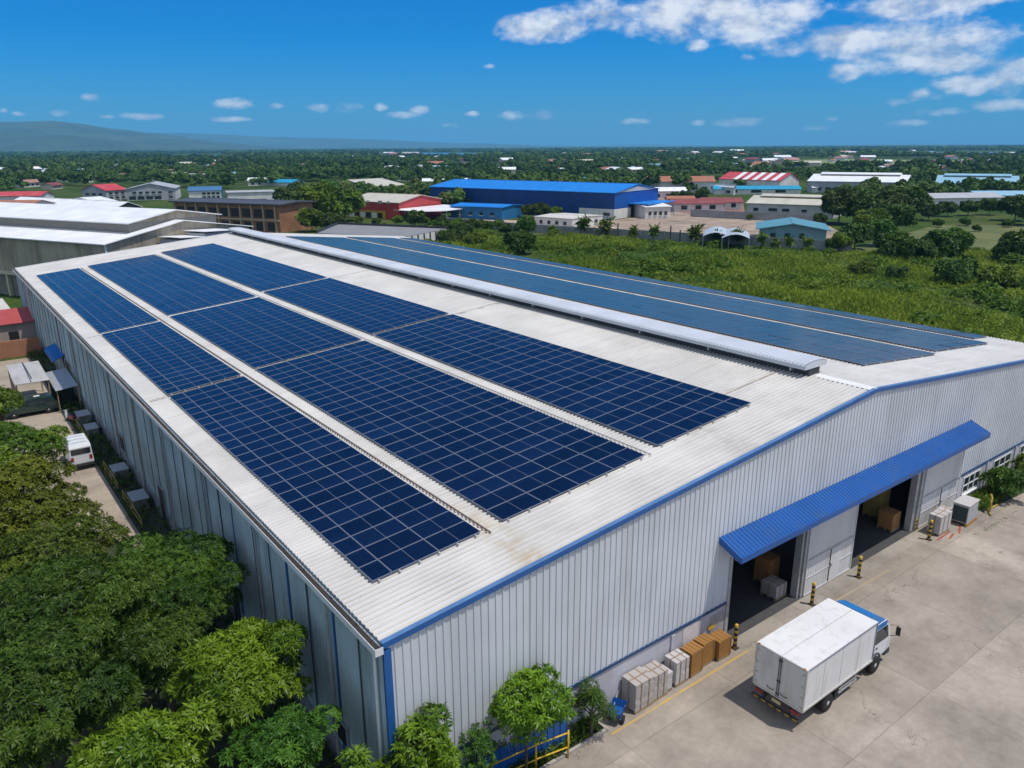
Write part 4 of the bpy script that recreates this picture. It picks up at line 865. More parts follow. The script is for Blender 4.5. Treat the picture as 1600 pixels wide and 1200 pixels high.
# bins, benches and rails in the drain strip
for k, (y, w, d_, h, lab, m_) in enumerate(((56.2, .9, 1.4, .75, 'grey covered drain box in the side strip near the white van', steel), (66.5, .8, 1.5, .8, 'grey-blue covered box between the van and the green car', steel), (70.0, .9, 1.6, .95, 'grey-topped storage box just behind the green car', steel), (50.6, .9, 1.6, .7, 'grey storage box close to the nearest yellow rail', steel))):
    T = empty('storage_box', (8.15, y, 0), 0, lab, 'box', 'storage boxes in the side strip')
    mb = MB(); mb.box(-w/2, w/2, -d_/2, d_/2, 0, h, mat('grimy block', (.16, .16, .15), .9, var=.4)); mb.build('box_body', T)
    mb = MB(); mb.box(-w/2-.05, w/2+.05, -d_/2-.05, d_/2+.05, h, h+.05, m_); mb.build('lid', T)
for (y0, y1, lab) in ((46.5, 51.5, 'yellow pipe rail nearest the camera along the lane edge'), (53.2, 57.6, 'yellow pipe rail just before the white van'), (63.2, 68.8, 'yellow pipe rail beyond the white van along the lane edge'), (86, 92, 'yellow pipe rail at the far end of the lane edge')):
    T = empty('lane_rail', (7.45, y0, 0), 0, lab, 'railing', 'yellow rails along the lane')
    for y in np.linspace(0, y1-y0, 3):
        mb = MB(); mb.tube([(0, y, 0), (0, y, .95)], .032, mat('dull yellow', (.34, .25, .04), .7, var=.4, scale=3)); mb.build('post', T)
    for z in (.5, .92):
        mb = MB(); mb.tube([(0, 0, z), (0, y1-y0, z)], .025, mat('dull yellow', (.34, .25, .04), .7)); mb.build('rail', T)
# scooters and clutter beside the car
T = empty('scooter', (7.35, 71.2, 0), .3, 'dark motor scooter parked at the lane edge by the green car', 'scooter')
mb = MB(); mb.box(-.13, .13, -.7, .1, .3, .72, mat('scooter body', (.25, .03, .05), .4), None, .05); mb.box(-.1, .1, .1, .5, .25, .34, black_paint); mb.prism([(-.14, .5, .3), (.14, .5, .3), (.1, .62, .95), (-.1, .62, .95)], (0, .06, 0), white_paint); mb.build('body', T)
mb = MB(); mb.box(-.12, .12, -.65, .05, .722, .80, black_paint, None, .03); mb.build('seat', T)
mb = MB(); mb.tube([(-.3, .55, 1.0), (.3, .55, 1.0)], .02, steel); mb.build('handlebar', T)
for y in (-.5, .68):
    mb = MB(); mb.lathe([(.03, -.05), (.2, -.05), (.22, 0), (.2, .05), (.03, .05)], (0, 0, 0), rubber, 14, 'x'); o = mb.build('wheel', T); o.location = (0, y, .22)
# far end of the lane: orange wall, red-roofed sheds, white tarps
T = empty('orange_wall', (0, 0, 0), 0, 'dull orange block wall closing the far end of the lane', 'wall')
mb = MB(); mb.box(1.5, 8.6, 99, 99.25, 0, 1.9, streaked('orange masonry', (.33, .15, .085), (.16, .09, .06), .8, .85, sx=.6, sy=.6, sz=.6)); mb.build('wall_panel', T)
for (x, y, w, d_, h, c, lab) in ((6.4, 106.5, 6.5, 5.5, 3.2, (.40, .07, .06), 'red-roofed shed behind the orange wall beside the warehouse corner'), (-1.2, 105, 6.5, 7, 3.8, (.42, .09, .08), 'red-roofed shed farther left at the end of the lane'), (4.4, 114.5, 5, 4, 3.4, (.55, .53, .5), 'pale lean-to shed under the edge of the tan warehouse')):
    T = empty('small_shed', (x, y, 0), .08, lab, 'shed', 'sheds at the end of the lane')
    mb = MB(); mb.box(-w/2, w/2, -d_/2, d_/2, 0, h-.3, streaked('stained render', (.34, .28, .24), (.16, .12, .1), .6, .85)); mb.build('wall', T)
    mb = MB(); mb.prism([(-w/2-.3, -d_/2-.3, h-.3), (w/2+.3, -d_/2-.3, h-.3), (w/2+.3, d_/2+.3, h+.4), (-w/2-.3, d_/2+.3, h+.4)], (0, 0, .06), streaked('shed roof %.2f' % c[1], c, [q*.5 for q in c], .5, .6)); mb.build('roof', T)
    mb = MB(); mb.box(-.5, .5, -d_/2-.02, -d_/2-.004, 0, 2, dark); mb.build('door', T)
# ------------------------------------------------------------------ buildings beyond
FOOT = []                                  # keep-out circles for the woods
def frame(Np, vb, Lp, Rp):
    P = gp(Np[0], vb); ze = hgt(P, Np[1], Np[0])
    a = gp(*Lp, ze)-P; b = gp(*Rp, ze)-P; a.z = b.z = 0; P.z = 0
    vd = Vector((P.x, P.y, 0)).normalized()
    def fit(perp, u):
        d = ray(u, 300); # P+t*perp parallel to d in plan
        den = perp.x*d.y-perp.y*d.x
        return -(P.x*d.y-P.y*d.x)/den
    if abs(a.normalized().dot(vd)) < abs(b.normalized().dot(vd)):
        pr = Vector((-a.y, a.x, 0)).normalized(); t = fit(pr, Rp[0]); b = pr*t
    else:
        pr = Vector((-b.y, b.x, 0)).normalized(); t = fit(pr, Lp[0]); a = pr*t
    if a.dot(vd) < 0 and abs(a.normalized().dot(vd)) > .5: a = -a
    if b.dot(vd) < 0 and abs(b.normalized().dot(vd)) > .5: b = -b
    return P, ze, a, b
def gable(name, label, cat, Np, vb, Lp, Rp, ridge='L', apex=None, rise=1.2, wall=None, roofm=None, wins=(), group=None, over=.4, base=None, lens=None, zmin=0, monitor=None, gablem=None, wid=None, rt=.18, doors=()):
    P, ze, a, b = frame(Np, vb, Lp, Rp)
    if ridge == 'R': a, b = b, a           # a: along the ridge, b: across
    la, lb = a.length, b.length; ex, ey = a.normalized(), b.normalized()
    if lens: la = lens
    if wid: lb = wid
    if apex: zr = hgt(P+ey*lb/2, apex[1], apex[0])
    else: zr = ze+rise
    zr = max(zr, ze+.3)
    T = empty(name, P, 0, label, cat, group)
    T.rotation_euler = (0, 0, math.atan2(ex.y, ex.x))
    s = 1 if (ex.x*ey.y-ex.y*ey.x) > 0 else -1      # local +y or -y holds the across direction
    Y = lambda t: s*t
    mb = MB()
    pent = lambda x: [(x, Y(0), zmin), (x, Y(lb), zmin), (x, Y(lb), ze), (x, Y(lb/2), zr), (x, Y(0), ze)]
    A, B = pent(0), pent(la)
    mb.face(A, gablem or wall); mb.face(B[::-1], gablem or wall)
    mb.face([A[0], A[4], B[4], B[0]], wall); mb.face([A[1], B[1], B[2], A[2]], wall); mb.face([A[0], B[0], B[1], A[1]], wall)
    mb.build('wall', T)
    mb = MB(); o = over; sl = (zr-ze)/(lb/2)
    for (ya, yb_, za, zb) in ((-o, lb/2, ze-sl*o, zr), (lb+o, lb/2, ze-sl*o, zr)):
        mb.prism([(-o, Y(ya), za+.02), (la+o, Y(ya), za+.02), (la+o, Y(yb_), zb+.02), (-o, Y(yb_), zb+.02)], (0, 0, rt), roofm)
    if not monitor: mb.box(-o-.02, la+o+.02, min(Y(lb/2-.25), Y(lb/2+.25)), max(Y(lb/2-.25), Y(lb/2+.25)), zr+rt+.005, zr+rt+.07, roofm)
    rf = mb.build('roof', T)
    if monitor:
        mw, mh, mi = monitor; hw = lb*mw/2; zc = zr-sl*hw
        mb = MB(); mb.box(mi, la-mi, min(Y(lb/2-hw), Y(lb/2+hw)), max(Y(lb/2-hw), Y(lb/2+hw)), zc-.2, zc+mh, mat('monitor louvre', (.22, .21, .19), .7, var=.25))
        mb.prism([(mi, Y(lb/2-hw), zc+mh), (mi, Y(lb/2+hw), zc+mh), (mi, Y(lb/2), zr+mh)], ex*0+Vector((la-2*mi, 0, 0)), wall); mb.build('roof_monitor', T)
        mb = MB(); o2 = .5
        for sg in (-1, 1): mb.prism([(mi-o2, Y(lb/2+sg*(hw+o2)), zc+mh-sl*o2+.02), (la-mi+o2, Y(lb/2+sg*(hw+o2)), zc+mh-sl*o2+.02), (la-mi+o2, Y(lb/2), zr+mh+.02), (mi-o2, Y(lb/2), zr+mh+.02)], (0, 0, rt), roofm)
        mb.build('monitor_roof', T)
    if base:
        m_, hb = base; mb = MB(); mb.prism([(-.05, Y(-.05), 0), (la+.05, Y(-.05), 0), (la+.05, Y(lb+.05), 0), (-.05, Y(lb+.05), 0)], (0, 0, hb), m_); mb.build('base_band', T)
    def opening(nm, w_, m_, frame_=True):
        f_, t0, t1, z0, z1 = w_; e = .06; q = 1 if True else 0
        mb = MB()
        if f_ == 'a': mb.box(la*t0, la*t1, min(Y(-e), Y(-e-.06)), max(Y(-e), Y(-e-.06)), z0, z1, m_)
        else: mb.box(-e-.06, -e, min(Y(lb*t0), Y(lb*t1)), max(Y(lb*t0), Y(lb*t1)), z0, z1, m_)
        w = mb.build(nm, T)
        if frame_:
            mb = MB(); f = .12
            if f_ == 'a': mb.box(la*t0-f, la*t1+f, min(Y(-e-.2), Y(-.01)), max(Y(-e-.2), Y(-.01)), z0-f, z0-.005, white_paint)
            else: mb.box(-e-.2, -.01, min(Y(lb*t0-f), Y(lb*t1+f)), max(Y(lb*t0-f), Y(lb*t1+f)), z0-f, z0-.005, white_paint)
            mb.build('sill', w)
    for w_ in wins: opening('window', w_, glass)
    for w_ in doors: opening('door', w_, dark, False)
    c = P+ex*la/2+ey*lb/2
    for t in np.linspace(0, 1, max(2, int(la/ max(lb, 6))+1)):
        q = P+ex*la*t+ey*lb/2; FOOT.append((q.x, q.y, lb*.62+2))
    print('%-22s ze %.1f zr %.1f la %.1f lb %.1f at (%.0f,%.0f) ang %.0f' % (name, ze, zr, la, lb, P.x, P.y, math.degrees(T.rotation_euler.z)))
    T['la'] = la; T['lb'] = lb; T['sy'] = s; T['ze'] = ze
    return T
WR = streaked('bright white roof', (.78, .79, .80), (.55, .53, .5), .3, .4, sx=.3, sy=.3, sz=.3)
tanw = streaked('tan stained cladding', (.36, .32, .25), (.12, .09, .055), .8, .65, sx=.55, sy=.55, sz=.06, fine=.12, lo=.47, hi=.75)
wwall = streaked('white render', (.66, .65, .62), (.40, .37, .33), .5, .8, sx=.3, sy=.3, sz=.15)
gwall = streaked('grey render', (.34, .36, .39), (.2, .2, .2), .5, .8, sx=.3, sy=.3, sz=.15)
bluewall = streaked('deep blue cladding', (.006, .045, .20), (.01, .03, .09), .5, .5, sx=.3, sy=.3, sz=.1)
blueroof = streaked('blue roof sheet', (.022, .21, .62), (.08, .28, .55), .35, .4, sx=.25, sy=.25, sz=.25)
blueann = streaked('mid blue cladding', (.02, .15, .33), (.03, .10, .18), .6, .6, sx=.3, sy=.3, sz=.2)
redwall = streaked('red cladding', (.46, .055, .055), (.3, .05, .05), .5, .5, sx=.3, sy=.3, sz=.1)
creamroof = streaked('cream roof sheet', (.52, .49, .40), (.34, .31, .26), .5, .5, sx=.3, sy=.3, sz=.3)
greyroof = streaked('grey roof sheet', (.40, .41, .42), (.25, .24, .23), .5, .5, sx=.3, sy=.3, sz=.3)
cyanroof = streaked('cyan roof sheet', (.02, .27, .44), (.1, .3, .4), .4, .5, sx=.3, sy=.3, sz=.3)
brownroof = streaked('brown roof tiles', (.33, .14, .085), (.2, .1, .07), .5, .8, sx=.4, sy=.4, sz=.4)
redroof = streaked('red roof sheet', (.48, .06, .06), (.55, .3, .28), .5, .5, sx=.3, sy=.3, sz=.3)
lbroof = streaked('light blue roof sheet', (.27, .47, .57), (.35, .48, .52), .4, .4, sx=.3, sy=.3, sz=.3)
tealw = streaked('teal render', (.10, .23, .27), (.08, .15, .17), .5, .7, sx=.3, sy=.3, sz=.2)
brickw = streaked('brown brickwork', (.30, .15, .075), (.16, .08, .04), .5, .85, sx=.5, sy=.5, sz=.5, fine=.2)
maroon = streaked('maroon roof sheet', (.22, .055, .05), (.3, .14, .11), .5, .6, sx=.3, sy=.3, sz=.3)

# tan warehouse directly behind
def tan_warehouse():
    ze = 9.2
    N_ = gp(163, 382, ze); L_ = gp(-2, 370, ze); R_ = gp(389, 352, ze)
    a = (L_-N_); a.z = 0; b = R_-N_; b.z = 0
    ex = a.normalized(); ey = Vector((-ex.y, ex.x, 0)); ey = ey if ey.dot(b) > 0 else -ey
    d = ray(389, 352); lb = -(N_.x*d.y-N_.y*d.x)/(ey.x*d.y-ey.y*d.x); la = a.length+45
    print('tan', N_, la, lb, ex, b.normalized().dot(ex))
    apz = hgt(Vector((N_.x, N_.y, 0))+ey*lb/2, 345, 272)
    T = empty('tan_warehouse', (N_.x, N_.y, 0), math.atan2(ex.y, ex.x), 'large tan stained warehouse with white roof and raised ridge just behind', 'warehouse')
    s = 1 if ex.x*ey.y-ex.y*ey.x > 0 else -1; zr = max(apz, ze+1.5); sl = (zr-ze)/(lb/2); zm = 4.0
    Y = lambda t: s*t
    mb = MB()
    mb.ribs(0, la, .5, [(0, 0), (.6, 0), (.7, .05), (.9, .05)], lambda u: (u, 0, zm), lambda u: (u, 0, ze), (0, -s, 0), tanw)
    zz = lambda t: ze+sl*min(t, lb-t)
    mb.ribs(0, lb, .5, [(0, 0), (.6, 0), (.7, .05), (.9, .05)], lambda u: (0, Y(u), 0), lambda u: (0, Y(u), zz(u)), (-1, 0, 0), tanw)
    mb.face([(la, Y(0), 0), (la, Y(lb), 0), (la, Y(lb), ze), (la, Y(lb/2), zr), (la, Y(0), ze)], tanw); mb.face([(0, Y(lb), 0), (la, Y(lb), 0), (la, Y(lb), ze), (0, Y(lb), ze)], tanw)
    mb.build('wall', T)
    mb = MB(); mb.box(-.05, la, min(Y(-.25), Y(.1)), max(Y(-.25), Y(.1)), zm-.55, zm, mat('edge beam', (.52, .46, .34), .8)); mb.build('edge_beam', T)
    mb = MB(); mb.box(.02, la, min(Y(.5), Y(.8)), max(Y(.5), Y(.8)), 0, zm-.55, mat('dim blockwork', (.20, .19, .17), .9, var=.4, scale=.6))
    for k in range(14): mb.box(k*6, k*6+.4, min(Y(-.1), Y(.45)), max(Y(-.1), Y(.45)), 0, zm-.56, mat('edge beam', (.52, .46, .34)))
    mb.build('lower_wall', T)
    mb = MB(); mb.box(-.12, .0, min(Y(-.06), Y(.16)), max(Y(-.06), Y(.16)), 0, ze-.1, white_paint); mb.build('corner_trim', T)
    o = .5; hw = lb*.30; zc = zr-sl*hw; mh = 1.55
    mb = MB()
    mb.prism([(-o, Y(-o), ze-sl*o+.02), (la, Y(-o), ze-sl*o+.02), (la, Y(lb/2), zr+.02), (-o, Y(lb/2), zr+.02)], (0, 0, .14), WR)
    mb.prism([(-o, Y(lb+o), ze-sl*o+.02), (la, Y(lb+o), ze-sl*o+.02), (la, Y(lb/2), zr+.02), (-o, Y(lb/2), zr+.02)], (0, 0, .14), WR); mb.build('roof', T)
    mi = 1.6
    mb = MB(); mb.box(mi, la-1, min(Y(lb/2-hw), Y(lb/2+hw)), max(Y(lb/2-hw), Y(lb/2+hw)), zc-.1, zc+mh, mat('monitor louvre', (.22, .21, .19), .7, var=.25)); mb.prism([(mi, Y(lb/2-hw), zc+mh), (mi, Y(lb/2+hw), zc+mh), (mi, Y(lb/2), zr+mh)], (la-3, 0, 0), tanw); mb.build('roof_monitor', T)
    mb = MB()
    for sg in (-1, 1): mb.prism([(mi-.7, Y(lb/2+sg*(hw+.7)), zc+mh-sl*.7+.02), (la, Y(lb/2+sg*(hw+.7)), zc+mh-sl*.7+.02), (la, Y(lb/2), zr+mh+.02), (mi-.7, Y(lb/2), zr+mh+.02)], (0, 0, .14), WR)
    mb.build('monitor_roof', T)
    mb = MB(); mb.box(-.09, -.055, min(Y(lb*.53), Y(lb*.70)), max(Y(lb*.53), Y(lb*.70)), 0, 7.4, mat('pale patch sheet', (.52, .50, .45), .6, var=.1)); mb.build('patched_sheet', T)
    for t in np.linspace(0, 1, 8):
        q = Vector((N_.x, N_.y, 0))+ex*la*t+ey*lb/2; FOOT.append((q.x, q.y, lb*.7))
    # two low white roofs tucked between the warehouses
    for (t, w_, h_, lab) in ((.60, 6.0, 9.75, 'white flat shed roof between the two warehouse gables'), (.40, 4.5, 9.3, 'small grey-white roof beside the tan gable wall')):
        S_ = empty('lean_to_shed', Vector((N_.x, N_.y, 0))+ey*lb*t-ex*3.2, math.atan2(ex.y, ex.x), lab, 'shed')
        mb = MB(); mb.box(-1.6, 2.6, -w_/2, w_/2, 0, h_-.2, gwall); mb.build('wall', S_)
        mb = MB(); mb.prism([(-1.9, -w_/2-.2, h_-.2), (2.8, -w_/2-.2, h_-.2), (2.8, w_/2+.2, h_+.1), (-1.9, w_/2+.2, h_+.1)], (0, 0, .08), WR); mb.build('roof', S_)
tan_warehouse()
W2 = lambda f, n, z0, z1, a=.08, b=.92, r=.55: [(f, a+(b-a)*(k+.5-r/2)/n, a+(b-a)*(k+.5+r/2)/n, z0, z1) for k in range(n)]
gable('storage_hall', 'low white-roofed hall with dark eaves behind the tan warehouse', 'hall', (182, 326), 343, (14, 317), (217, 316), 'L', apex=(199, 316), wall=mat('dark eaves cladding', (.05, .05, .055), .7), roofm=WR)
gable('storage_hall', 'small white gable-roofed hall set across the low white-roofed hall', 'hall', (178, 322.5), 338, (85, 318), (205, 313), 'R', apex=(121, 309.5), wall=gwall, roofm=WR, lens=7)
gable('school_building', 'white two-storey building with red roof and grey gable wing', 'building', (167, 298), 314, (128, 292), (198, 296), 'R', apex=(148, 289), wall=gwall, roofm=redroof, wins=W2('b', 3, 2.2, 3.2)+W2('a', 3, 2.6, 3.6)+W2('a', 3, .6, 1.6))
gable('school_building', 'grey two-storey building with wide gable front and dark verandas', 'building', (199, 296), 314, (190, 292.5), (273, 294.5), 'L', apex=(230, 287), wall=wwall, gablem=gwall, roofm=greyroof, lens=26, wins=W2('b', 5, 2.9, 3.9, .1, .75)+W2('b', 4, .3, 1.9, .03, .72, .8)+W2('b', 1, 3.0, 3.8, .82, .98)+W2('b', 1, .8, 1.7, .82, .98))
gable('hip_roof_house', 'blue-walled two-storey house with blue hipped roof', 'house', (296, 298.5), 313, (291, 297.5), (345, 297.5), 'R', rise=1.5, wid=11, wall=wwall, gablem=blueann, roofm=mat('slate blue roof', (.06, .16, .30), .5), wins=W2('a', 4, 2.3, 3.3, .4, .97, .7)+W2('a', 4, .6, 1.6, .4, .97, .7))
gable('grey_house', 'pale grey two-storey house with flat roof beside the blue-roofed house', 'house', (357, 301.5), 318, (352, 301), (428, 299.5), 'R', wid=12, wall=wwall, gablem=gwall, roofm=greyroof, wins=W2('b', 2, 2.2, 3.2)+W2('a', 2, .7, 1.5), rise=.4)
# brown two-storey block
T = gable('brown_building', 'brown brick two-storey block with dark flat roof and open bays', 'building', (439, 321), 364, (270, 315.5), (452, 317), 'L', wall=brickw, roofm=mat('dark slab', (.07, .075, .085), .6, var=.3), rise=.35, over=.9, wid=14, rt=.35, wins=[], doors=[('a', .05+.105*k, .05+.105*k+.07, 3.9, 6.2) for k in range(9)]+[('a', .05+.105*k, .05+.105*k+.06, .4, 2.6) for k in range(9)])
la, s_ = T['la'], T['sy']
for k in range(10): mb = MB(); mb.box(la*(.025+.105*k), la*(.025+.105*k)+.35, min(-.5*s_, -.13*s_), max(-.5*s_, -.13*s_), 0, T['ze']-.1, mat('pale column', (.42, .32, .22), .8, var=.2)); mb.build('column', T)
mb = MB(); mb.box(0, la, min(-.45*s_, -.13*s_), max(-.45*s_, -.13*s_), 3.05, 3.5, mat('pale column', (.42, .32, .22))); mb.build('floor_band', T)
gable('cyan_roof_hall', 'long cyan-roofed hall among the trees behind the pale grey house', 'hall', (456, 285.5), 291, (396, 285), (460, 283), 'L', wall=wwall, roofm=cyanroof, rise=1.6, wid=14)
gable('arched_hall', 'grey-roofed hall with dark blue gable behind the red warehouse', 'hall', (581, 292), 306, (523, 289), (662, 295), 'L', apex=(612, 281.5), wall=gwall, gablem=bluewall, roofm=creamroof, over=.6)
T = gable('red_warehouse', 'red-walled warehouse with cream roof and yellow shopfront', 'warehouse', (624, 317.3), 344, (541, 313.8), (688.6, 309.5), 'L', apex=(657, 305), wall=redwall, roofm=creamroof, wins=[('a', .16, .21, 5.0, 5.7), ('a', .3, .38, 5.0, 5.8), ('a', .54, .6, 5.0, 5.7), ('a', .68, .73, 5.0, 5.7)], doors=[])
la, s_ = T['la'], T['sy']
mb = MB(); mb.box(la*.25, la*1.0, min(-.3*s_, -.02*s_), max(-.3*s_, -.02*s_), 0, 2.6, mat('yellow shopfront', (.55, .36, .03), .6, var=.3, scale=1)); mb.build('shopfront', T)
mb = MB()
for k in range(6): mb = MB(); mb.box(la*(.3+.11*k), la*(.3+.11*k)+2.0, min(-.36*s_, -.31*s_), max(-.36*s_, -.31*s_), .3, 2.0, white_paint if k % 2 else dark); mb.build('shop_opening', T)
mb = MB(); mb.prism([(la*.1, -.05*s_, 3.0), (-9, -.05*s_, 2.9), (-14, 6*s_, 2.9), (-14, 22*s_, 3.0), (-1, 22*s_, 3.4), (-.1, 1*s_, 3.4)], (0, 0, .15), WR); mb.build('canopy', T)
for (x, y) in ((-9, .5), (-13.5, 7), (-13.5, 14), (-13.5, 21), (-2, .5)): mb = MB(); mb.box(x-.1, x+.1, y*s_-.1, y*s_+.1, 0, 2.9, steel); mb.build('canopy_post', T)
T = gable('blue_warehouse', 'big royal blue warehouse with bright blue roof and white base band', 'warehouse', (959.4, 302), 343, (671.7, 292), (1028.4, 297), 'L', apex=(993, 288), wall=bluewall, gablem=streaked('blue cladding lit', (.01, .085, .36), (.02, .06, .2), .4, .5, sx=.3, sy=.3, sz=.1), roofm=blueroof, wins=[('a', .02, .05, 1.0, 2.0)])  # gable face takes a brighter copy of the blue, sunlight put into its colour
la, lb, s_, ze = T['la'], T['lb'], T['sy'], T['ze']
mb = MB(); sl_ = (hgt(T.location.copy(), 288, 993)-ze)
mb.prism([(-.06, s_*1.2, ze+.15), (-.06, s_*(lb-1.2), ze+.15), (-.06, s_*lb/2, ze+1.75)], (-.06, 0, 0), mat('pale gable panel', (.50, .50, .50), .6, var=.1)); mb.build('gable_panel', T)
mb = MB(); mb.prism([(-.05, s_*-.05, 0), (13, s_*-.05, 0), (13, s_*.5, 0), (.5, s_*.5, 0), (.5, s_*(lb+.05), 0), (-.05, s_*(lb+.05), 0)], (0, 0, 3.1), wwall); mb.build('base_band', T)
mb = MB(); mb.box(-7.5, -.06, min(s_*lb*.30, s_*lb*.95), max(s_*lb*.30, s_*lb*.95), 4.3, 4.5, blueroof); mb.box(-7.3, -7.1, s_*lb*.32-.1, s_*lb*.32+.1, 0, 4.3, steel); mb.box(-7.3, -7.1, s_*lb*.93-.1, s_*lb*.93+.1, 0, 4.3, steel); mb.build('entrance_canopy', T)
mb = MB(); mb.box(-.14, -.055, min(s_*lb*.36, s_*lb*.62), max(s_*lb*.36, s_*lb*.62), .02, 4.1, dark); mb.build('loading_door', T)
gable('blue_annex', 'low mid-blue annex in front of the big royal blue warehouse', 'annex', (784.4, 325), 344, (704, 322), (816, 320.5), 'L', wall=blueann, roofm=blueroof, rise=.5, wins=W2('a', 4, 1.2, 2.2, r=.3))
gable('white_flat_house', 'white flat-roofed house in front of the royal blue warehouse', 'house', (893.8, 343), 357.5, (835, 339), (942.5, 335), 'L', wall=wwall, roofm=streaked('pale flat roof', (.55, .53, .48), (.35, .32, .28), .5, .8), rise=.3, over=.15, wins=W2('a', 4, .8, 1.8, r=.35)+W2('b', 3, .8, 1.8, r=.35))
gable('white_annex', 'white annex with pale roof at the end of the royal blue warehouse', 'annex', (1008, 324), 342, (985, 320), (1049, 317.5), 'R', wall=wwall, roofm=WR, rise=.5, wins=W2('a', 4, 1.0, 2.2))
gable('cyan_roof_hall', 'long cyan-roofed hall standing behind the royal blue warehouse', 'hall', (912, 283), 292, (818, 282.5), (920, 280.5), 'L', wall=wwall, roofm=cyanroof, rise=1.8, wid=16)
gable('brown_roof_hall', 'long white hall with brown roof right of the royal blue warehouse', 'hall', (1116, 284), 301, (1013, 284), (1128, 281), 'L', wall=wwall, roofm=brownroof, rise=2.2, wid=20, wins=W2('a', 6, 1.5, 2.8))
T = gable('striped_roof_hall', 'white hall with red and white striped roof', 'hall', (1217, 282.5), 300, (1124, 279.5), (1247, 280.5), 'L', apex=(1232, 271), wall=wwall, roofm=redroof, wins=W2('a', 5, 1.5, 2.8)+W2('b', 2, 1.0, 2.6))
la, lb, s_ = T['la'], T['lb'], T['sy']; ze = T['ze']; zr_ = hgt(T.location+Vector((0, 0, 0)), 271, 1217)
mb = MB(); sl_ = None
for k in range(5):
    xa = la*(.06+.155*k); xb = xa+la*.075
    # pale sheets lying 2 cm above the red ones, same slope
    R0 = [c for c in T.children if c.name.startswith('roof')][0].data.vertices
    zlo, zhi = min(v.co.z for v in R0 if True)+.2, max(v.co.z for v in R0)-.05
    mb.prism([(xa, s_*-.4, zlo+.03), (xb, s_*-.4, zlo+.03), (xb, s_*lb/2, zhi+.03), (xa, s_*lb/2, zhi+.03)], (0, 0, .04), WR)
mb.build('pale_roof_sheets', T)
gable('porch_block', 'small white porch block between the brown and striped roofs', 'house', (1146, 292), 305, (1117, 290), (1149, 289), 'L', wall=wwall, roofm=WR, rise=.6, wins=W2('a', 2, .8, 2))
gable('white_long_hall', 'long white-roofed hall with shaded grey front behind the big dark trees', 'hall', (1413, 285.5), 304, (1262.5, 283), (1441, 282), 'L', apex=(1427, 274), wall=gwall, roofm=WR, wid=30, monitor=(.22, .9, 4), wins=W2('a', 9, 1.0, 2.6))
gable('light_blue_hall', 'long hall with light blue roof and white walls at the right', 'hall', (1588, 288), 306, (1462.6, 286), (1610, 284), 'L', apex=(1599, 275.5), wall=wwall, roofm=lbroof, wid=30, monitor=(.22, .8, 3), wins=W2('a', 7, 3.0, 4.4), doors=W2('a', 6, .1, 1.8, r=.7))
gable('white_low_hall', 'low white-roofed hall with grey yard wall beside the dark trees', 'hall', (1302, 322), 342, (1167.5, 317.5), (1322, 314), 'L', wall=streaked('pale grey render', (.46, .46, .46), (.3, .28, .26), .5, .8, sx=.3, sy=.3, sz=.2), roofm=creamroof, wid=17, rise=2.0, monitor=(.25, .6, 3), wins=[('a', .3, .36, 1.6, 2.5), ('a', .5, .58, 1.6, 2.6), ('a', .64, .74, 1.6, 2.6), ('a', .86, .92, 1.5, 2.6)])
gable('teal_house', 'teal-walled house with blue-green gable roof beside the boundary wall', 'house', (1289.6, 360), 381, (1187, 357.5), (1320, 353), 'R', apex=(1252, 350), wall=wwall, gablem=tealw, roofm=streaked('blue-green roof', (.10, .27, .32), (.2, .32, .33), .5, .5, sx=.4, sy=.4, sz=.4), over=.9, wins=W2('b', 3, 1.0, 2.2, .25, .9, .35), lens=16)
for (x0_, x1_, v0, v1, lab) in ((1098, 1140, 357, 368, 'left of the two silver carport roofs in the walled yard'), (1128, 1172, 360, 371, 'right one of the two silver carport roofs next to the teal house')):
    A_ = gp(x0_, v1, 2.6); B_ = gp(x1_, v1+1, 2.6); C_ = gp(x0_+8, v0, 2.6); ctr = (A_+B_)/2; ctr.z = 0
    ex = (B_-A_); wv = ex.length; ex.normalize(); dd = min((C_-A_).length, 14)
    T = empty('carport', ctr, math.atan2(ex.y, ex.x), lab, 'carport')
    mb = MB(); n = 9
    for k in range(n):
        t0, t1 = k/n, (k+1)/n; h0, h1 = 2.4+.9*math.sin(math.pi*t0), 2.4+.9*math.sin(math.pi*t1)
        mb.prism([(-wv/2+wv*t0, 0, h0), (-wv/2+wv*t1, 0, h1), (-wv/2+wv*t1, dd, h1), (-wv/2+wv*t0, dd, h0)], (0, 0, .06), mat('silver sheet', (.46, .52, .56), .4, var=.15))
    mb.build('roof', T)
    for x in (-wv/2+.1, wv/2-.1):
        for y in (.1, dd-.1): mb = MB(); mb.box(x-.07, x+.07, y-.07, y+.07, 0, 2.4, steel); mb.build('post', T)
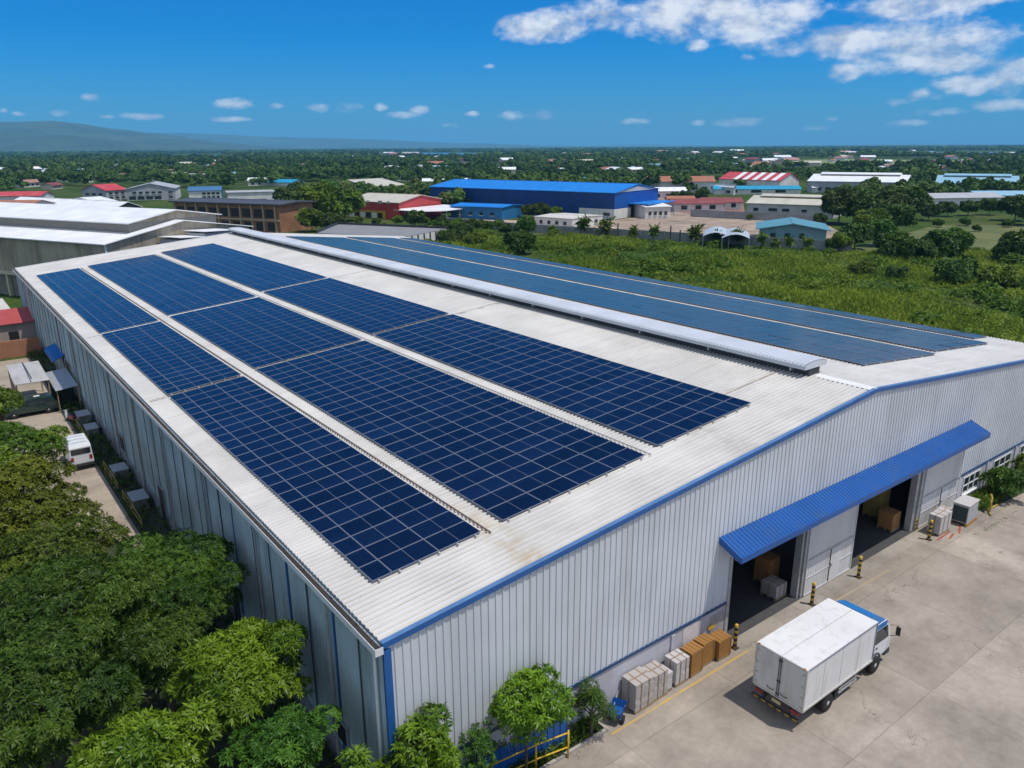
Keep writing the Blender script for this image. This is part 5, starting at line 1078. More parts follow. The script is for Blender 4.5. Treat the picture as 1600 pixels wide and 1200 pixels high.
for (u, v, w, d_, h, m_, lab) in ((1085, 329, 18, 10, 3.4, maroon, 'maroon roofed shed left of the low white hall'), (1125, 326, 14, 9, 3.2, maroon, 'maroon shed roof nearest the low white hall'), (1062, 322, 10, 7, 3, brownroof, 'brown shed roof in the earth yard beside the white annex'), (1040, 310, 16, 9, 4, WR, 'white block just behind the gable of the royal blue warehouse'), (655, 272, 26, 14, 5, redroof, 'red-roofed house far among the trees above the arched hall'), (645, 282, 22, 10, 3.5, lbroof, 'pale blue roofed house near the arched hall'), (700, 290, 30, 9, 3.5, WR, 'long white roof between the arched hall and the royal blue warehouse'), (1330, 300, 40, 8, 3, WR, 'white carport roofs in front of the long white hall'), (1490, 322, 30, 12, 4, greyroof, 'grey roofed shed in front of the light blue hall'), (1560, 318, 22, 10, 4, lbroof, 'pale blue lean-to in front of the light blue hall'), (20, 340, 22, 14, 5, brownroof, 'brown-roofed shed at the left edge behind the tan warehouse'), (40, 322, 18, 12, 5, redroof, 'pink-roofed house at the left edge beyond the white-roofed hall'), (408, 290, 14, 9, 4, WR, 'white roof beside the far cyan-roofed hall'), (470, 318, 16, 9, 4, WR, 'small white roof showing among trees right of the pale grey house'), (1180, 303, 40, 7, 3, cyanroof, 'low teal roof in front of the striped roof hall')):
    P = gp(u, v); T = empty('low_building', P, R(-AZ*57.3*0+(-35+random.uniform(-6, 6))), lab, 'building')
    mb = MB(); mb.box(-w/2, w/2, -d_/2, d_/2, 0, h-.6, wwall); mb.build('wall', T)
    mb = MB()
    for sg in (-1, 1): mb.prism([(-w/2-.4, sg*(d_/2+.4), h-.75), (w/2+.4, sg*(d_/2+.4), h-.75), (w/2+.4, 0, h+.7), (-w/2-.4, 0, h+.7)], (0, 0, .15), m_)
    mb.prism([(-w/2, -d_/2, h-.62), (-w/2, d_/2, h-.62), (-w/2, 0, h+.68)], (w, 0, 0), wwall); mb.build('roof', T)
    for k in range(3):
        mb = MB(); mb.box(-w*.35+k*w*.28, -w*.35+k*w*.28+w*.12, -d_/2-.06, -d_/2-.005, .8, min(h-1, 2.2), glass); mb.build('window', T)
    FOOT.append((P.x, P.y, w*.6+3))
# grey flat-roofed shed with white end wall just behind the solar warehouse
c1, c2, c3, c4 = gp(698, 357.5, 3.4), gp(633, 370, 3.4), gp(495, 364, 3.4), gp(528, 350.5, 3.4)
T = empty('flat_shed', (0, 0, 0), 0, 'grey flat-roofed shed with white panelled end wall behind the solar roof', 'shed')
mb = MB(); mb.prism([(p.x, p.y, 0) for p in (c1, c2, c3, c4)], (0, 0, 3.3), wwall); mb.build('wall', T)
mb = MB(); mb.prism([(p.x, p.y, 3.31) for p in (c1, c2, c3, c4)], (0, 0, .1), streaked('worn grey slab', (.22, .22, .225), (.13, .13, .13), .5, .8, sx=.2, sy=.2, sz=1)); mb.build('roof', T)
for k in range(8):
    p = c1.lerp(c2, k/7); mb = MB(); mb.box(p.x-.15, p.x+.15, p.y-.2, p.y+.12, 0, 3.3, dark_steel); mb.build('wall_post', T)
mb = MB()
for (p, q) in ((c1, c4), (c3, c4)):
    d_ = (q-p); n_ = Vector((-d_.y, d_.x, 0)).normalized()*.15; mb.prism([(p+n_)*1+Vector((0, 0, .012)), (q+n_)+Vector((0, 0, .012)), (q-n_)+Vector((0, 0, .012)), (p-n_)+Vector((0, 0, .012))], (0, 0, .5), dark_steel)
mb.build('parapet', T); FOOT.append(((c1.x+c3.x)/2, (c1.y+c3.y)/2, 26))

# walled yard beyond the field
yard_pts = [gp(u, v) for u, v in ((700, 349), (830, 361), (1000, 371), (1200, 383), (1300, 389), (1330, 372), (1290, 350), (1168, 340), (1085, 336), (1050, 330), (960, 344), (830, 345), (700, 340))]
sheet('paved_yard', [(p.x, p.y) for p in yard_pts], .0, concrete('pale yard paving', (.42, .33, .25), joint=(9, 9), off=(0, 0), stain=.3))
sheet('earth_yard', [(p.x, p.y) for p in (gp(960, 333), gp(1165, 336), gp(1160, 312), gp(1040, 308))], -.004, mat('red earth', (.26, .13, .09), .95, var=.4, scale=.08))
def wallrun(name, label, px, h, m_, cat='wall', th=.2):
    T = empty(name, (0, 0, 0), 0, label, cat); pts = [gp(u, v) for u, v in px]
    mb = MB()
    for p, q in zip(pts[:-1], pts[1:]):
        d_ = q-p; n_ = Vector((-d_.y, d_.x, 0)).normalized()*th/2
        mb.prism([p+n_, q+n_, q-n_, p-n_], (0, 0, h), m_)
    mb.build('wall_panel', T); mb = MB()
    for p, q in zip(pts[:-1], pts[1:]):
        n = max(1, int((q-p).length/6))
        for k in range(n):
            c = p.lerp(q, k/n); mb.box(c.x-.2, c.x+.2, c.y-.2, c.y+.2, 0, h+.15, m_)
    mb.build('piers', T)
wall_grey = streaked('weathered boundary wall', (.26, .27, .28), (.12, .12, .11), .7, .9, sx=.4, sy=.4, sz=.3)
wallrun('boundary_wall', 'long grey boundary wall between the green field and the paved yard', ((700, 351), (830, 363), (1000, 373), (1200, 385), (1330, 393)), 2.1, wall_grey)
wallrun('boundary_wall', 'grey back wall of the paved yard below the low white hall', ((1080, 338.5), (1225, 346), (1290, 350)), 2.3, wall_grey)

# ------------------------------------------------------------------ far setting: meadow, lakes, hills
def poly_px(name, px, z, m_): return sheet(name, [tuple(gp(u, v))[:2] for u, v in px], z, m_)
poly_px('meadow', ((1160, 255.5), (1330, 257.5), (1515, 256.5), (1510, 251), (1320, 248.5), (1170, 251.5)), .05, mat('pale meadow', (.17, .20, .06), .95, var=.2, scale=.01))
poly_px('field', ((1290, 400), (1460, 352), (1605, 352), (1700, 420), (1500, 440)), .0, mat('dry meadow', (.12, .12, .035), .95, var=.35, scale=.09, var2=(.05, .085, .015)))
water = mat('lake water', (.03, .16, .30), .15, var=.1, scale=.001, spec=.6)
poly_px('lake', ((600, 242.2), (745, 242.7), (750, 240), (690, 238.6), (610, 239.2)), .3, water)
poly_px('lake', ((1410, 239.6), (1600, 240.6), (1700, 241), (1700, 237.5), (1560, 237.6), (1480, 237.8)), .3, water)
poly_px('lake', ((255, 244), (345, 243.6), (340, 242), (262, 242.4)), .3, water)
hillm = mat('wooded hill slopes', (.05, .075, .04), .95, var=.5, scale=.0016, var2=(.010, .028, .014))
def hills(name, prof, dist, depth, seed, z0=-5):
    """ridge line from (u, v) photo bearings at a real distance; folds run down the slope"""
    us = np.arange(prof[0][0], prof[-1][0]+1, 7.0); vs_ = np.interp(us, [p[0] for p in prof], [p[1] for p in prof])
    nrow = 26; V = []; Q = []
    for i, (u, v) in enumerate(zip(us, vs_)):
        d = ray(u, 230); h = Vector((d.x, d.y, 0)).normalized(); k = 1/(h.dot(Vector((_fw.x, _fw.y, 0)).normalized()))
        crest = CAM+h*dist; zc = max(4, hgt(Vector((crest.x, crest.y, 0)), v, u))
        for j in range(nrow):
            t = j/(nrow-1); r = dist-depth*(1-t); p = h*r
            n = mnoise.fractal(Vector((p.x/900+seed, p.y/900, seed)), 1.0, 2.0, 6)
            z = z0+(zc-z0)*(t**1.5)*(1+.75*n*(1-t)*2*(t > .02))+zc*.10*n*(t > .9)
            V.append((p.x, p.y, max(z0, z)))
        pb = h*(dist+depth*.6); V.append((pb.x, pb.y, z0))
    m = nrow+1; n_ = len(us)
    for i in range(n_-1):
        for j in range(m-1): Q.append((i*m+j, (i+1)*m+j, (i+1)*m+j+1, i*m+j+1))
    o = bpy.data.objects.new(name, arrmesh(name, np.array(V), np.array(Q), hillm, None, True)); col.objects.link(o); return struct(o)
hills('hills', ((-260, 215), (-120, 200), (-40, 192), (30, 190), (95, 187.5), (140, 193), (180, 200), (230, 207), (290, 214), (345, 222), (420, 229), (520, 234)), 9000, 4200, 3.1)
hills('hills', ((120, 214), (230, 206), (290, 207), (360, 211), (440, 213), (520, 216), (600, 219), (680, 222), (760, 224.5), (850, 227), (960, 229)), 14500, 4000, 8.7)
hills('hills', ((900, 228.6), (960, 226), (1010, 225), (1060, 226.5), (1120, 227.5), (1250, 227), (1380, 225.5), (1430, 224), (1480, 225.5), (1600, 225.5), (1800, 224)), 21000, 4000, 5.2)
# ------------------------------------------------------------------ vegetation
def unit(a): return a/np.maximum(np.linalg.norm(a, axis=-1, keepdims=True), 1e-9)
def fans(C, D, Lf, Wf, k, spread=(.9, 1.45), droop=.15, rg=rng, tint=None, fold=.12):
    """rosettes of k pointed leaves at centres C facing D"""
    n = len(C); D = unit(D); ref = np.where(np.abs(D[:, 2:3]) < .9, np.array([[0, 0, 1.]]), np.array([[1., 0, 0]]))
    A = unit(np.cross(D, ref)); B = np.cross(D, A)
    ph = (np.arange(k)[None, :]/k+rg.random((n, 1)))*2*np.pi+rg.normal(0, .25, (n, k)); th = rg.uniform(*spread, (n, k))
    d = D[:, None]*np.cos(th)[..., None]+(A[:, None]*np.cos(ph)[..., None]+B[:, None]*np.sin(ph)[..., None])*np.sin(th)[..., None]
    d[..., 2] -= droop*rg.random((n, k)); d = unit(d)
    sd = unit(np.cross(d, D[:, None]+rg.normal(0, .25, (n, k, 3)))); up = np.cross(sd, d)
    Ls = Lf*rg.uniform(.45, 1.25, (n, k))[..., None]; Ws = Wf*rg.uniform(.7, 1.2, (n, k))[..., None]
    b = np.repeat(C[:, None], k, 1)+d*Ls*.06
    m = b+d*Ls*.5; V = np.stack([b, m+sd*Ws/2+up*fold*Ws, b+d*Ls-np.array([0, 0, 1.])*Ls*.12, m-sd*Ws/2+up*fold*Ws], 2).reshape(-1, 3)
    Q = np.arange(len(V)).reshape(-1, 4)
    t = (tint if tint is not None else rg.random(n)); t = np.clip(np.repeat(t[:, None], k, 1)+rg.normal(0, .12, (n, k)), 0, 1)
    return V, Q, np.repeat(t.reshape(-1), 4)
def lobes_points(lobes, dens, rg, low=-.35, shell=(.72, 1.04)):
    P, D, T = [], [], []
    for i, (c, r) in enumerate(lobes):
        c = np.array(c, float); r = np.array(r if hasattr(r, '__len__') else (r, r, r*.8), float)
        n = max(6, int(dens*4*math.pi*np.mean(r)**2))
        d = unit(rg.normal(0, 1, (n, 3))); d = d[d[:, 2] > low]
        p = c+d*r*rg.uniform(*shell, (len(d), 1))
        keep = np.ones(len(p), bool)
        for j, (c2, r2) in enumerate(lobes):
            if j == i: continue
            r2 = np.array(r2 if hasattr(r2, '__len__') else (r2, r2, r2*.8), float)
            keep &= (np.linalg.norm((p-np.array(c2))/r2, axis=1) > .74)
        P.append(p[keep]); D.append(d[keep]); T.append(np.clip(np.full(keep.sum(), rg.random())*.6+.4*rg.random(keep.sum()), 0, 1))
    return np.concatenate(P), np.concatenate(D), np.concatenate(T)
def make_lobes(R_, H0, H1, n, rg, flat=.75, qs=(.24, .42)):
    lobes = []
    for i in range(n):
        t = 2*math.pi*i/n*2.4+rg.random(); rr = R_*math.sqrt(rg.random())*.78; z = H0+(H1-H0)*(rg.random()*.55+.45*(1-(rr/R_)**2))
        q = R_*rg.uniform(*qs); lobes.append(((rr*math.cos(t), rr*math.sin(t), z), (q, q, q*flat)))
    lobes.append(((0, 0, (H0+H1)/2), (R_*.5, R_*.5, (H1-H0)*.5)))
    return lobes
def trunk_mesh(lobes, h, r, rg, name='trunk'):
    mb = MB(); top = h*.55
    mb.tube([(0, 0, 0), (r*.4, r*.2, top*.5), (0, r*.3, top), (.1, 0, h*.8)], r, bark, 9, r*.4)
    for (c, q) in lobes[:40]: mb.tube([(0, r*.2, top*rg.uniform(.6, 1)), (c[0]*.5, c[1]*.5, (top+c[2])*.5+.1), (c[0]*.95, c[1]*.95, c[2])], r*.42, bark, 6, r*.1)
    return mb.data(name)
def tree_set(seed, R_, H, n, dens, leafL, leafW, k, m_, flat=.75, low=-.35, h0=.38, droop=.15, spread=(.9, 1.45), tr=.16, qs=(.24, .42)):
    rg = np.random.default_rng(seed); lb = make_lobes(R_, H*h0, H-R_*.2, n, rg, flat, qs)
    P, D, T = lobes_points(lb, dens, rg, low); D = unit(D+np.array([0, 0, .55])+rg.normal(0, .3, D.shape))
    V, Q, t = fans(P, D, leafL, leafW, k, rg=rg, tint=T, droop=droop, spread=spread)
    return arrmesh('crown', V, Q, m_, t), trunk_mesh(lb, H, tr, rg)
def put(ms, name, x, y, label, cat='tree', group=None, rz=0., s=1., z=0.):
    T = empty(name, (x, y, z), rz, label, cat, group); T.scale = (s, s, s)
    c = bpy.data.objects.new('crown', ms[0]); t = bpy.data.objects.new('trunk', ms[1])
    for o in (c, t): col.objects.link(o); o.parent = T
    return T
L_bright = leafmat('bright leaf', (.038, .09, .006), (.17, .26, .013), .2, .42)
L_dark = leafmat('dark leaf', (.015, .050, .006), (.085, .165, .014), .16, .5)
L_mid = leafmat('mid leaf', (.035, .085, .008), (.16, .225, .018), .2, .48)
L_yell = leafmat('yellowing leaf', (.045, .09, .008), (.20, .245, .018), .2, .48)
L_far = leafmat('far leaf', (.022, .055, .011), (.10, .16, .028), .18, .65)
L_far2 = leafmat('far leaf light', (.05, .09, .016), (.14, .17, .035), .18, .65)
L_grass = leafmat('field leaf', (.05, .135, .011), (.26, .35, .032), .3, .55)
# tall trees on the left of the lane
near = [  # crown px (u, v) at height z, radius, height, material, leaf length, width, leaves, lobes, label
    ((15, 690), 5.2, 3.6, 6.6, L_mid, .27, .085, 8, 30, 'green tree beside the lane nearest the white van'),
    ((10, 775), 5.2, 4.4, 7.0, L_yell, .27, .085, 8, 36, 'yellowish green tree between the van-side tree and the dark feathery tree'),
    ((265, 890), 4.8, 3.6, 6.3, L_dark, .24, .05, 10, 40, 'dark feathery tree with branches touching the warehouse side wall'),
    ((110, 935), 5.2, 4.1, 6.8, L_dark, .26, .06, 9, 42, 'wide dark green tree at the left edge in front of the lane'),
    ((372, 1030), 4.9, 2.7, 6.4, L_bright, .33, .075, 8, 26, 'bright yellow-green tree with long pointed leaves near the building corner'),
    ((50, 1090), 5.0, 3.3, 6.6, L_dark, .27, .065, 9, 34, 'dark green tree in the bottom left corner of the picture'),
    ((440, 1165), 4.2, 2.1, 5.4, L_dark, .24, .06, 9, 22, 'small dark tree below the bright yellow-green tree by the corner'),
    ((240, 1165), 5.0, 2.4, 6.3, L_bright, .33, .075, 8, 24, 'bright long-leaved tree at the bottom edge left of the small dark tree'),
    ((-10, 620), 4.6, 2.8, 6.0, L_mid, .27, .085, 8, 22, 'green tree at the left edge beside the shed'),
    ((250, 1010), 4.2, 2.7, 5.6, L_dark, .26, .06, 9, 26, 'dark tree between the bright yellow-green tree and the wide dark tree'),
    ((85, 845), 4.6, 3.3, 5.8, L_mid, .26, .07, 9, 28, 'mid-green tree reaching over the lane below the yellowish tree'),
]
for i, (px, z, R_, H, m_, lL, lW, k, nl, lab) in enumerate(near):
    p = gp(*px, z)
    ms = tree_set(100+i, R_, H, nl, 44 if i not in (0, 1, 8, 10) else 32, lL*.78, lW*.9, k, m_, flat=.62, low=-.2, h0=.42, tr=.17, qs=(.15, .30))
    put(ms, 'broadleaf_tree', p.x, p.y, lab, 'tree', 'trees along the lane')
sheet('tree_verge', [(-30, 8), (7.24, 8), (7.24, 44), (3.8, 50), (2.6, 62), (-30, 62)], .006, mat('tree shade soil', (.045, .05, .025), .95, var=.6, scale=1.2))  # dark soil sheet added over the lane to deepen shade beneath the trees
# undergrowth below the lane trees
def scatter_fans(n, region, zr, Lf, Wf, k, rg, dirz=1.0):
    pts = []
    while len(pts) < n:
        q = region(rg)
        if q is not None: pts.append(q)
    P = np.array([(x, y, rg.uniform(*zr)) for x, y in pts]); D = rg.normal(0, .35, P.shape)+np.array([0, 0, dirz])
    return fans(P, D, Lf, Wf, k, rg=rg, droop=.1, spread=(.3, 1.1))
rg = np.random.default_rng(5)
V, Q, t = scatter_fans(1300, lambda g: (g.uniform(7.25, 8.8), g.uniform(17, 100)) if True else None, (.02, .5), .32, .09, 6, rg)
o = bpy.data.objects.new('weeds', arrmesh('weeds', V, Q, L_dark, t)); col.objects.link(o); tag(o, 'green weeds growing along the foot of the side wall', 'weeds', None, 'stuff')
V, Q, t = scatter_fans(2200, lambda g: (g.uniform(-6, 7.2), g.uniform(10, 44)) if g.random() < .6 else (g.uniform(7.4, 14.0), g.uniform(11.5, 17.4)), (.02, .4), .34, .09, 6, rg)
V2, Q2, t2 = scatter_fans(420, lambda g: (g.uniform(8.8, 17.8), g.uniform(17.75, 18.4)), (.03, .35), .28, .07, 6, rg)
V = np.concatenate([V, V2]); Q = np.concatenate([Q, Q2+len(V)-len(V2)]); t = np.concatenate([t, t2])
o = bpy.data.objects.new('ground_cover', arrmesh('ground_cover', V, Q, L_mid, t)); col.objects.link(o); tag(o, 'low green plants in the corner bed', 'plants', None, 'stuff')
# shrubs before the gable wall
def gy(u, v, y):
    d = ray(u, v); return CAM+d*(y/d.y)
def shrub(seed, px, zc, R_, H, m_, lL, lW, k, nl, lab, dens=26, name='shrub', cat='shrub', yy=None, tr=.06):
    p = gy(*px, yy or 17.75); H = max(H, p.z+R_*.75); print('shrub', p, H); yy = None; ms = tree_set(seed, R_, H, nl, dens, lL, lW, k, m_, flat=.8, low=-.5, h0=.32, tr=tr, qs=(.2, .36))
    put(ms, name, p.x, p.y, lab, cat, 'shrubs at the corner of the warehouse')
shrub(301, (655, 1165), 1.5, 1.7, 2.6, L_bright, .24, .075, 8, 11, 'bright green shrub at the blue corner trim of the gable wall')
shrub(302, (750, 1165), 1.0, 1.0, 1.4, L_dark, .20, .045, 9, 8, 'small dark shrub between the two bright shrubs before the gable wall')
shrub(303, (822, 1095), 1.8, 1.9, 2.6, L_bright, .24, .075, 8, 13, 'tallest bright shrub rising behind the blue barrier')
shrub(304, (925, 1098), 1.3, 1.0, 1.8, L_dark, .30, .035, 11, 8, 'small dark narrow-leaved tree beside the blue trolley', name='small_tree', cat='tree')
shrub(305, (560, 1185), 1.2, .75, 2.0, L_mid, .26, .08, 8, 8, 'green shrub left of the blue corner trim at the bottom edge')
shrub(306, (700, 1195), 1.0, .7, 1.7, L_mid, .24, .07, 8, 8, 'low mid-green shrub at the bottom edge behind the blue barrier end')
shrub(307, (1575, 760), .9, 1.5, 2.0, L_dark, .30, .09, 8, 11, 'broad dark bush against the wall by the right-hand windows', yy=16.9)
shrub(308, (1605, 735), .9, 1.2, 1.9, L_mid, .28, .08, 8, 9, 'green bush cut by the right edge under the windows', yy=17.2)
sheet('verge', [(49.8, 16.9), (66, 15.6), (66, 18.4), (49.8, 18.4)], .012, soil)
V, Q, t = scatter_fans(600, lambda g: (g.uniform(49.9, 60), g.uniform(16.9, 18.3)), (.02, .25), .3, .06, 7, rg)
o = bpy.data.objects.new('verge_grass', arrmesh('verge_grass', V, Q, L_mid, t)); col.objects.link(o); tag(o, 'grass and weeds under the right windows', 'grass', None, 'stuff')
# yellow hose-like plant stand by the right bush
T = empty('yellow_post', (49.9, 16.6, 0), .3, 'bent yellow guard post in front of the broad dark bush', 'post')
mb = MB(); mb.tube([(0, 0, 0), (0, 0, .75), (.2, 0, 1.0), (.45, .1, 1.1)], .06, mat('dull yellow', (.34, .25, .04), .7), 10); mb.build('post', T); mb = MB(); mb.tube([(-.4, -.1, .07), (.5, .1, .07), (1.5, -.3, .07)], .055, mat('dull yellow', (.34, .25, .04), .7), 8); mb.build('foot_rail', T)
# weeds growing in the yard cracks
V, Q, t = scatter_fans(34, lambda g: (lambda u: (46.2+u*5.5+g.normal(0, .1), 15.9-u*.3+g.normal(0, .06)))(g.random()), (.0, .03), .10, .02, 5, rg)
o = bpy.data.objects.new('crack_weeds', arrmesh('crack_weeds', V, Q, L_yell, t)); col.objects.link(o); tag(o, 'dry weeds along the slab joint near the machine unit', 'weeds', None, 'stuff')

# mid-distance trees and bushes
mids = [tree_set(400+i, 4.2, 7.5, 22, 5.5, .9, .42, 6, m_, flat=.9, low=-.75, h0=.2, qs=(.2, .36)) for i, m_ in enumerate((L_far, L_far, L_mid, L_far2, L_dark))]
bush = [tree_set(420+i, 2.4, 3.3, 13, 10, .55, .24, 6, m_, flat=.9, low=-.7, h0=.2, tr=.08) for i, m_ in enumerate((L_far, L_dark, L_mid))]
def tr(px, hpx, kind, lab, name='leafy_tree', cat='tree', group='trees behind the warehouse', wide=1.):
    p = gp(*px); h = hgt(Vector((p.x, p.y, 0)), px[1]-hpx, px[0]); ms = (mids if kind < 10 else bush)[kind % 10]; H = 7.5 if kind < 10 else 3.3
    s = h/H; T = put(ms, name, p.x, p.y, lab, cat, group, random.uniform(0, 6), s); T.scale = (s*wide, s*wide, s); FOOT.append((p.x, p.y, 3*s)); return T
for a in [((505, 350), 66, 2, 'tallest leafy tree between the brown building and the red warehouse'), ((470, 352), 58, 0, 'dark leafy tree right beside the brown building'), ((540, 346), 52, 2, 'light leafy tree touching the left end of the red warehouse'), ((488, 362), 38, 2, 'bright lower tree in front of the brown building end'), ((520, 364), 34, 0, 'dark lower tree left of the grey flat-roofed shed'), ((452, 330), 40, 0, 'dark tree rising behind the brown building'),
          ((648, 356), 30, 4, 'narrow dark tree in front of the red warehouse corner'), ((622, 352), 16, 2, 'small tree at the white canopy of the red warehouse'), ((700, 366), 24, 0, 'dark tree right of the white panelled shed wall'), ((725, 372), 26, 0, 'second dark tree right of the white panelled shed wall'), ((750, 362), 20, 2, 'light tree before the blue annex'), ((820, 370), 34, 4, 'dark round tree at the boundary wall left of the white flat house'),
          ((780, 358), 16, 2, 'small tree before the right end of the blue annex'), ((845, 341), 26, 0, 'tree against the royal blue wall left of the white house'), ((868, 342), 20, 2, 'low tree against the royal blue wall behind the white house'), ((826, 340), 22, 0, 'tree between the blue annex and the royal blue wall'),
          ((1072, 318), 22, 0, 'dark tree in front of the brown roof hall'), ((1095, 316), 24, 4, 'dark tree beside the porch block'), ((1055, 316), 18, 0, 'dark tree left of the brown roof hall front'),
          ((1310, 350), 60, 0, 'dark tree hiding the end of the low white hall'), ((1345, 352), 54, 4, 'tallest dark tree in the clump right of the low white hall'), ((1385, 350), 56, 0, 'dark tree in the middle of the right-hand clump'), ((1420, 342), 56, 4, 'dark tall tree before the end of the long white hall'), ((1400, 365), 50, 0, 'front dark tree of the right-hand clump'), ((1360, 372), 48, 2, 'lighter tree on the left front of the right-hand clump'), ((1335, 390), 44, 0, 'dark tree right of the teal house'), ((1312, 392), 30, 2, 'light tree beside the teal house gable'), ((1375, 385), 46, 4, 'dark tree low in front of the right-hand clump'), ((1450, 345), 30, 0, 'small dark tree at the right foot of the clump'),
          ((1480, 338), 24, 0, 'tree in the dark row left below the light blue hall'), ((1512, 337), 26, 4, 'tree in the middle of the dark row below the light blue hall'), ((1545, 336), 28, 0, 'tree at the right of the dark row below the light blue hall'), ((1462, 338), 20, 4, 'leftmost tree of the dark row below the light blue hall'), ((1585, 345), 44, 4, 'dark tree at the right edge below the light blue hall'), ((1605, 352), 50, 0, 'dark tree cut by the right edge of the picture'), ((1440, 300), 18, 0, 'dark tree between the long white hall and the light blue hall'),
          ((270, 300), 12, 0, 'small tree behind the grey gabled building'), ((60, 318), 16, 3, 'pale green tree among the houses at the left'), ((440, 352), 20, 2, 'bright tree behind the tan gable end'), ((425, 362), 16, 0, 'low dark tree below the brown building'),
 ((560, 351), 14, 2, 'low bright tree left below the yellow shopfront'), ((588, 353), 13, 0, 'low dark tree below the middle of the yellow shopfront'), ((664, 352), 14, 2, 'bright little tree under the right of the white canopy'), ((690, 352), 15, 0, 'dark little tree between the white canopy and the blue annex'), ((716, 354), 14, 2, 'bright little tree left in front of the blue annex'), ((737, 358), 18, 0, 'dark little tree before the middle of the blue annex'), ((762, 364), 20, 4, 'dark tree outside the wall below the blue annex'), ((790, 368), 20, 0, 'dark tree outside the wall left of the round boundary tree'), ((680, 362), 20, 4, 'dark tree just behind the grey flat-roofed shed'), ((600, 358), 10, 2, 'low bushy tree behind the middle of the grey flat-roofed shed'), ((560, 358), 12, 0, 'low dark tree behind the left of the grey flat-roofed shed'),
 ((1280, 352), 20, 0, 'dark tree over the back wall of the paved yard'), ((1240, 386), 14, 2, 'bright tree close to the teal house front'), ((1300, 392), 22, 4, 'dark tree right before the teal house corner'), ((1170, 344), 10, 2, 'little tree inside the yard by the low white hall')]: tr(*a)
for a in [((812, 397), 34, 11, 'dark round bush standing alone in the field near the boundary wall'), ((700, 382), 26, 10, 'bush behind the solar roof beside the white panelled wall'), ((722, 380), 22, 10, 'bush next to the white panelled wall bush'), ((742, 384), 22, 12, 'lighter bush at the field corner near the dark trees'),
          ((1395, 408), 42, 11, 'dark bush in the field right of the teal house'), ((1438, 405), 34, 10, 'middle dark bush in the row across the meadow edge'), ((1478, 404), 44, 11, 'large dark bush in the row across the meadow edge'), ((1588, 410), 46, 11, 'large dark bush at the right edge of the meadow'), ((1490, 443), 44, 10, 'broad dark bush low in the green field'), ((1560, 450), 36, 12, 'lighter bush low in the field at the right'), ((1345, 430), 24, 12, 'light bush in the field below the dark row'), ((1400, 436), 22, 10, 'small dark bush in the field left of the broad one'), ((1507, 353), 12, 11, 'small dark bush behind the meadow'), ((1525, 362), 10, 11, 'tiny dark bush in the middle of the meadow'), ((1575, 355), 12, 11, 'small dark bush behind the meadow near the right edge'), ((1465, 355), 12, 11, 'small dark bush at the meadow back left')]:
    tr(*a, name='bush', cat='bush', group='bushes in the field')
# small ornamental trees along the boundary wall
def tuft_tree(seed):
    rg = np.random.default_rng(seed); mb = MB(); mb.tube([(0, 0, 0), (.1, .05, 1.6), (0, 0, 3.0)], .16, bark, 7, .09)
    P = np.array([(0, 0, 3.0)]*13)+rg.normal(0, .6, (13, 3)); D = rg.normal(0, .7, (13, 3))+np.array([0, 0, .7])
    V, Q, t = fans(P, D, 2.0, .5, 13, rg=rg, droop=.45, spread=(.3, 1.5)); return arrmesh('crown', V, Q, L_mid, t), mb.data('trunk')
tufts = [tuft_tree(600+i) for i in range(3)]
tl = ['leftmost', 'second', 'third', 'fourth', 'fifth', 'sixth', 'seventh', 'eighth', 'ninth', 'tenth', 'eleventh', 'rightmost']
for i, (u, v, h) in enumerate(((862, 369, 16), (910, 370, 26), (948, 372, 27), (987, 375, 21), (1021, 378, 22), (1087, 381, 26), (1117, 383, 22), (1152, 385, 24), (1190, 388, 21), (1212, 389, 17), (1232, 391, 18), (1258, 393, 20))):
    p = gp(u, v); hh = hgt(Vector((p.x, p.y, 0)), v-h, u); T = put(tufts[i % 3], 'tuft_tree', p.x, p.y, f'{tl[i]} of the small tufted trees in front of the long boundary wall', 'tree', 'tufted trees along the boundary wall', i*1.7, hh/4.3)
# fence posts along the wall
for i, (u, v) in enumerate(((965, 372), (1047, 378), (1062, 378))):
    p = gp(u, v); T = empty('utility_post', p, 0, f'{("dark post between the third and fourth tufted trees", "taller dark post right of the fifth tufted tree", "shorter dark post right of the fifth tufted tree")[i]}', 'post', 'posts along the boundary wall')
    mb = MB(); mb.tube([(0, 0, 0), (0, 0, (3.6, 3.8, 2.8)[i])], .16, dark_steel, 8); mb.build('post', T); mb = MB(); mb.lathe([(.18, 0), (.18, .1), (.05, .16)], (0, 0, (3.6, 3.8, 2.8)[i]), steel, 8); mb.build('cap', T)

# tall field growth
wallA = np.array([[*gp(u, v)][:2] for u, v in ((690, 353), (830, 365), (1000, 375), (1200, 387), (1330, 395), (1480, 352), (1640, 350))])
def field_pts(n, rg):
    x = rg.uniform(66.5, 330, n); y = rg.uniform(12, 215, n)
    u = np.empty(n); ok = np.ones(n, bool)
    q = np.stack([x, y, np.zeros(n)], 1)-np.array(CAM); fw = np.array(_fw); rt = np.array(_rt); up = np.array(_up)
    w = q@fw; u = 800+F*(q@rt)/w; v = 600-F*(q@up)/w
    lim = np.interp(u, [690, 830, 1000, 1200, 1330, 1400, 1470, 1640], [356, 366, 377, 389, 398, 404, 392, 398])
    ok = (u > 640) & (u < 1700) & (v > lim) & (w > 10)
    return np.stack([x, y], 1)[ok], v[ok], u[ok]
rg = np.random.default_rng(11)
P2, vv, uu = field_pts(420000, rg)
nz = np.array([mnoise.fractal(Vector((p[0]*.045, p[1]*.045, 0)), 1, 2, 4) for p in P2]); nz2 = np.array([mnoise.noise(Vector((p[0]*.013+9, p[1]*.03, 3))) for p in P2])
keep = rg.random(len(P2)) < np.clip(.62+nz*1.1, .08, 1)*np.where(vv > 425, 1, .62)
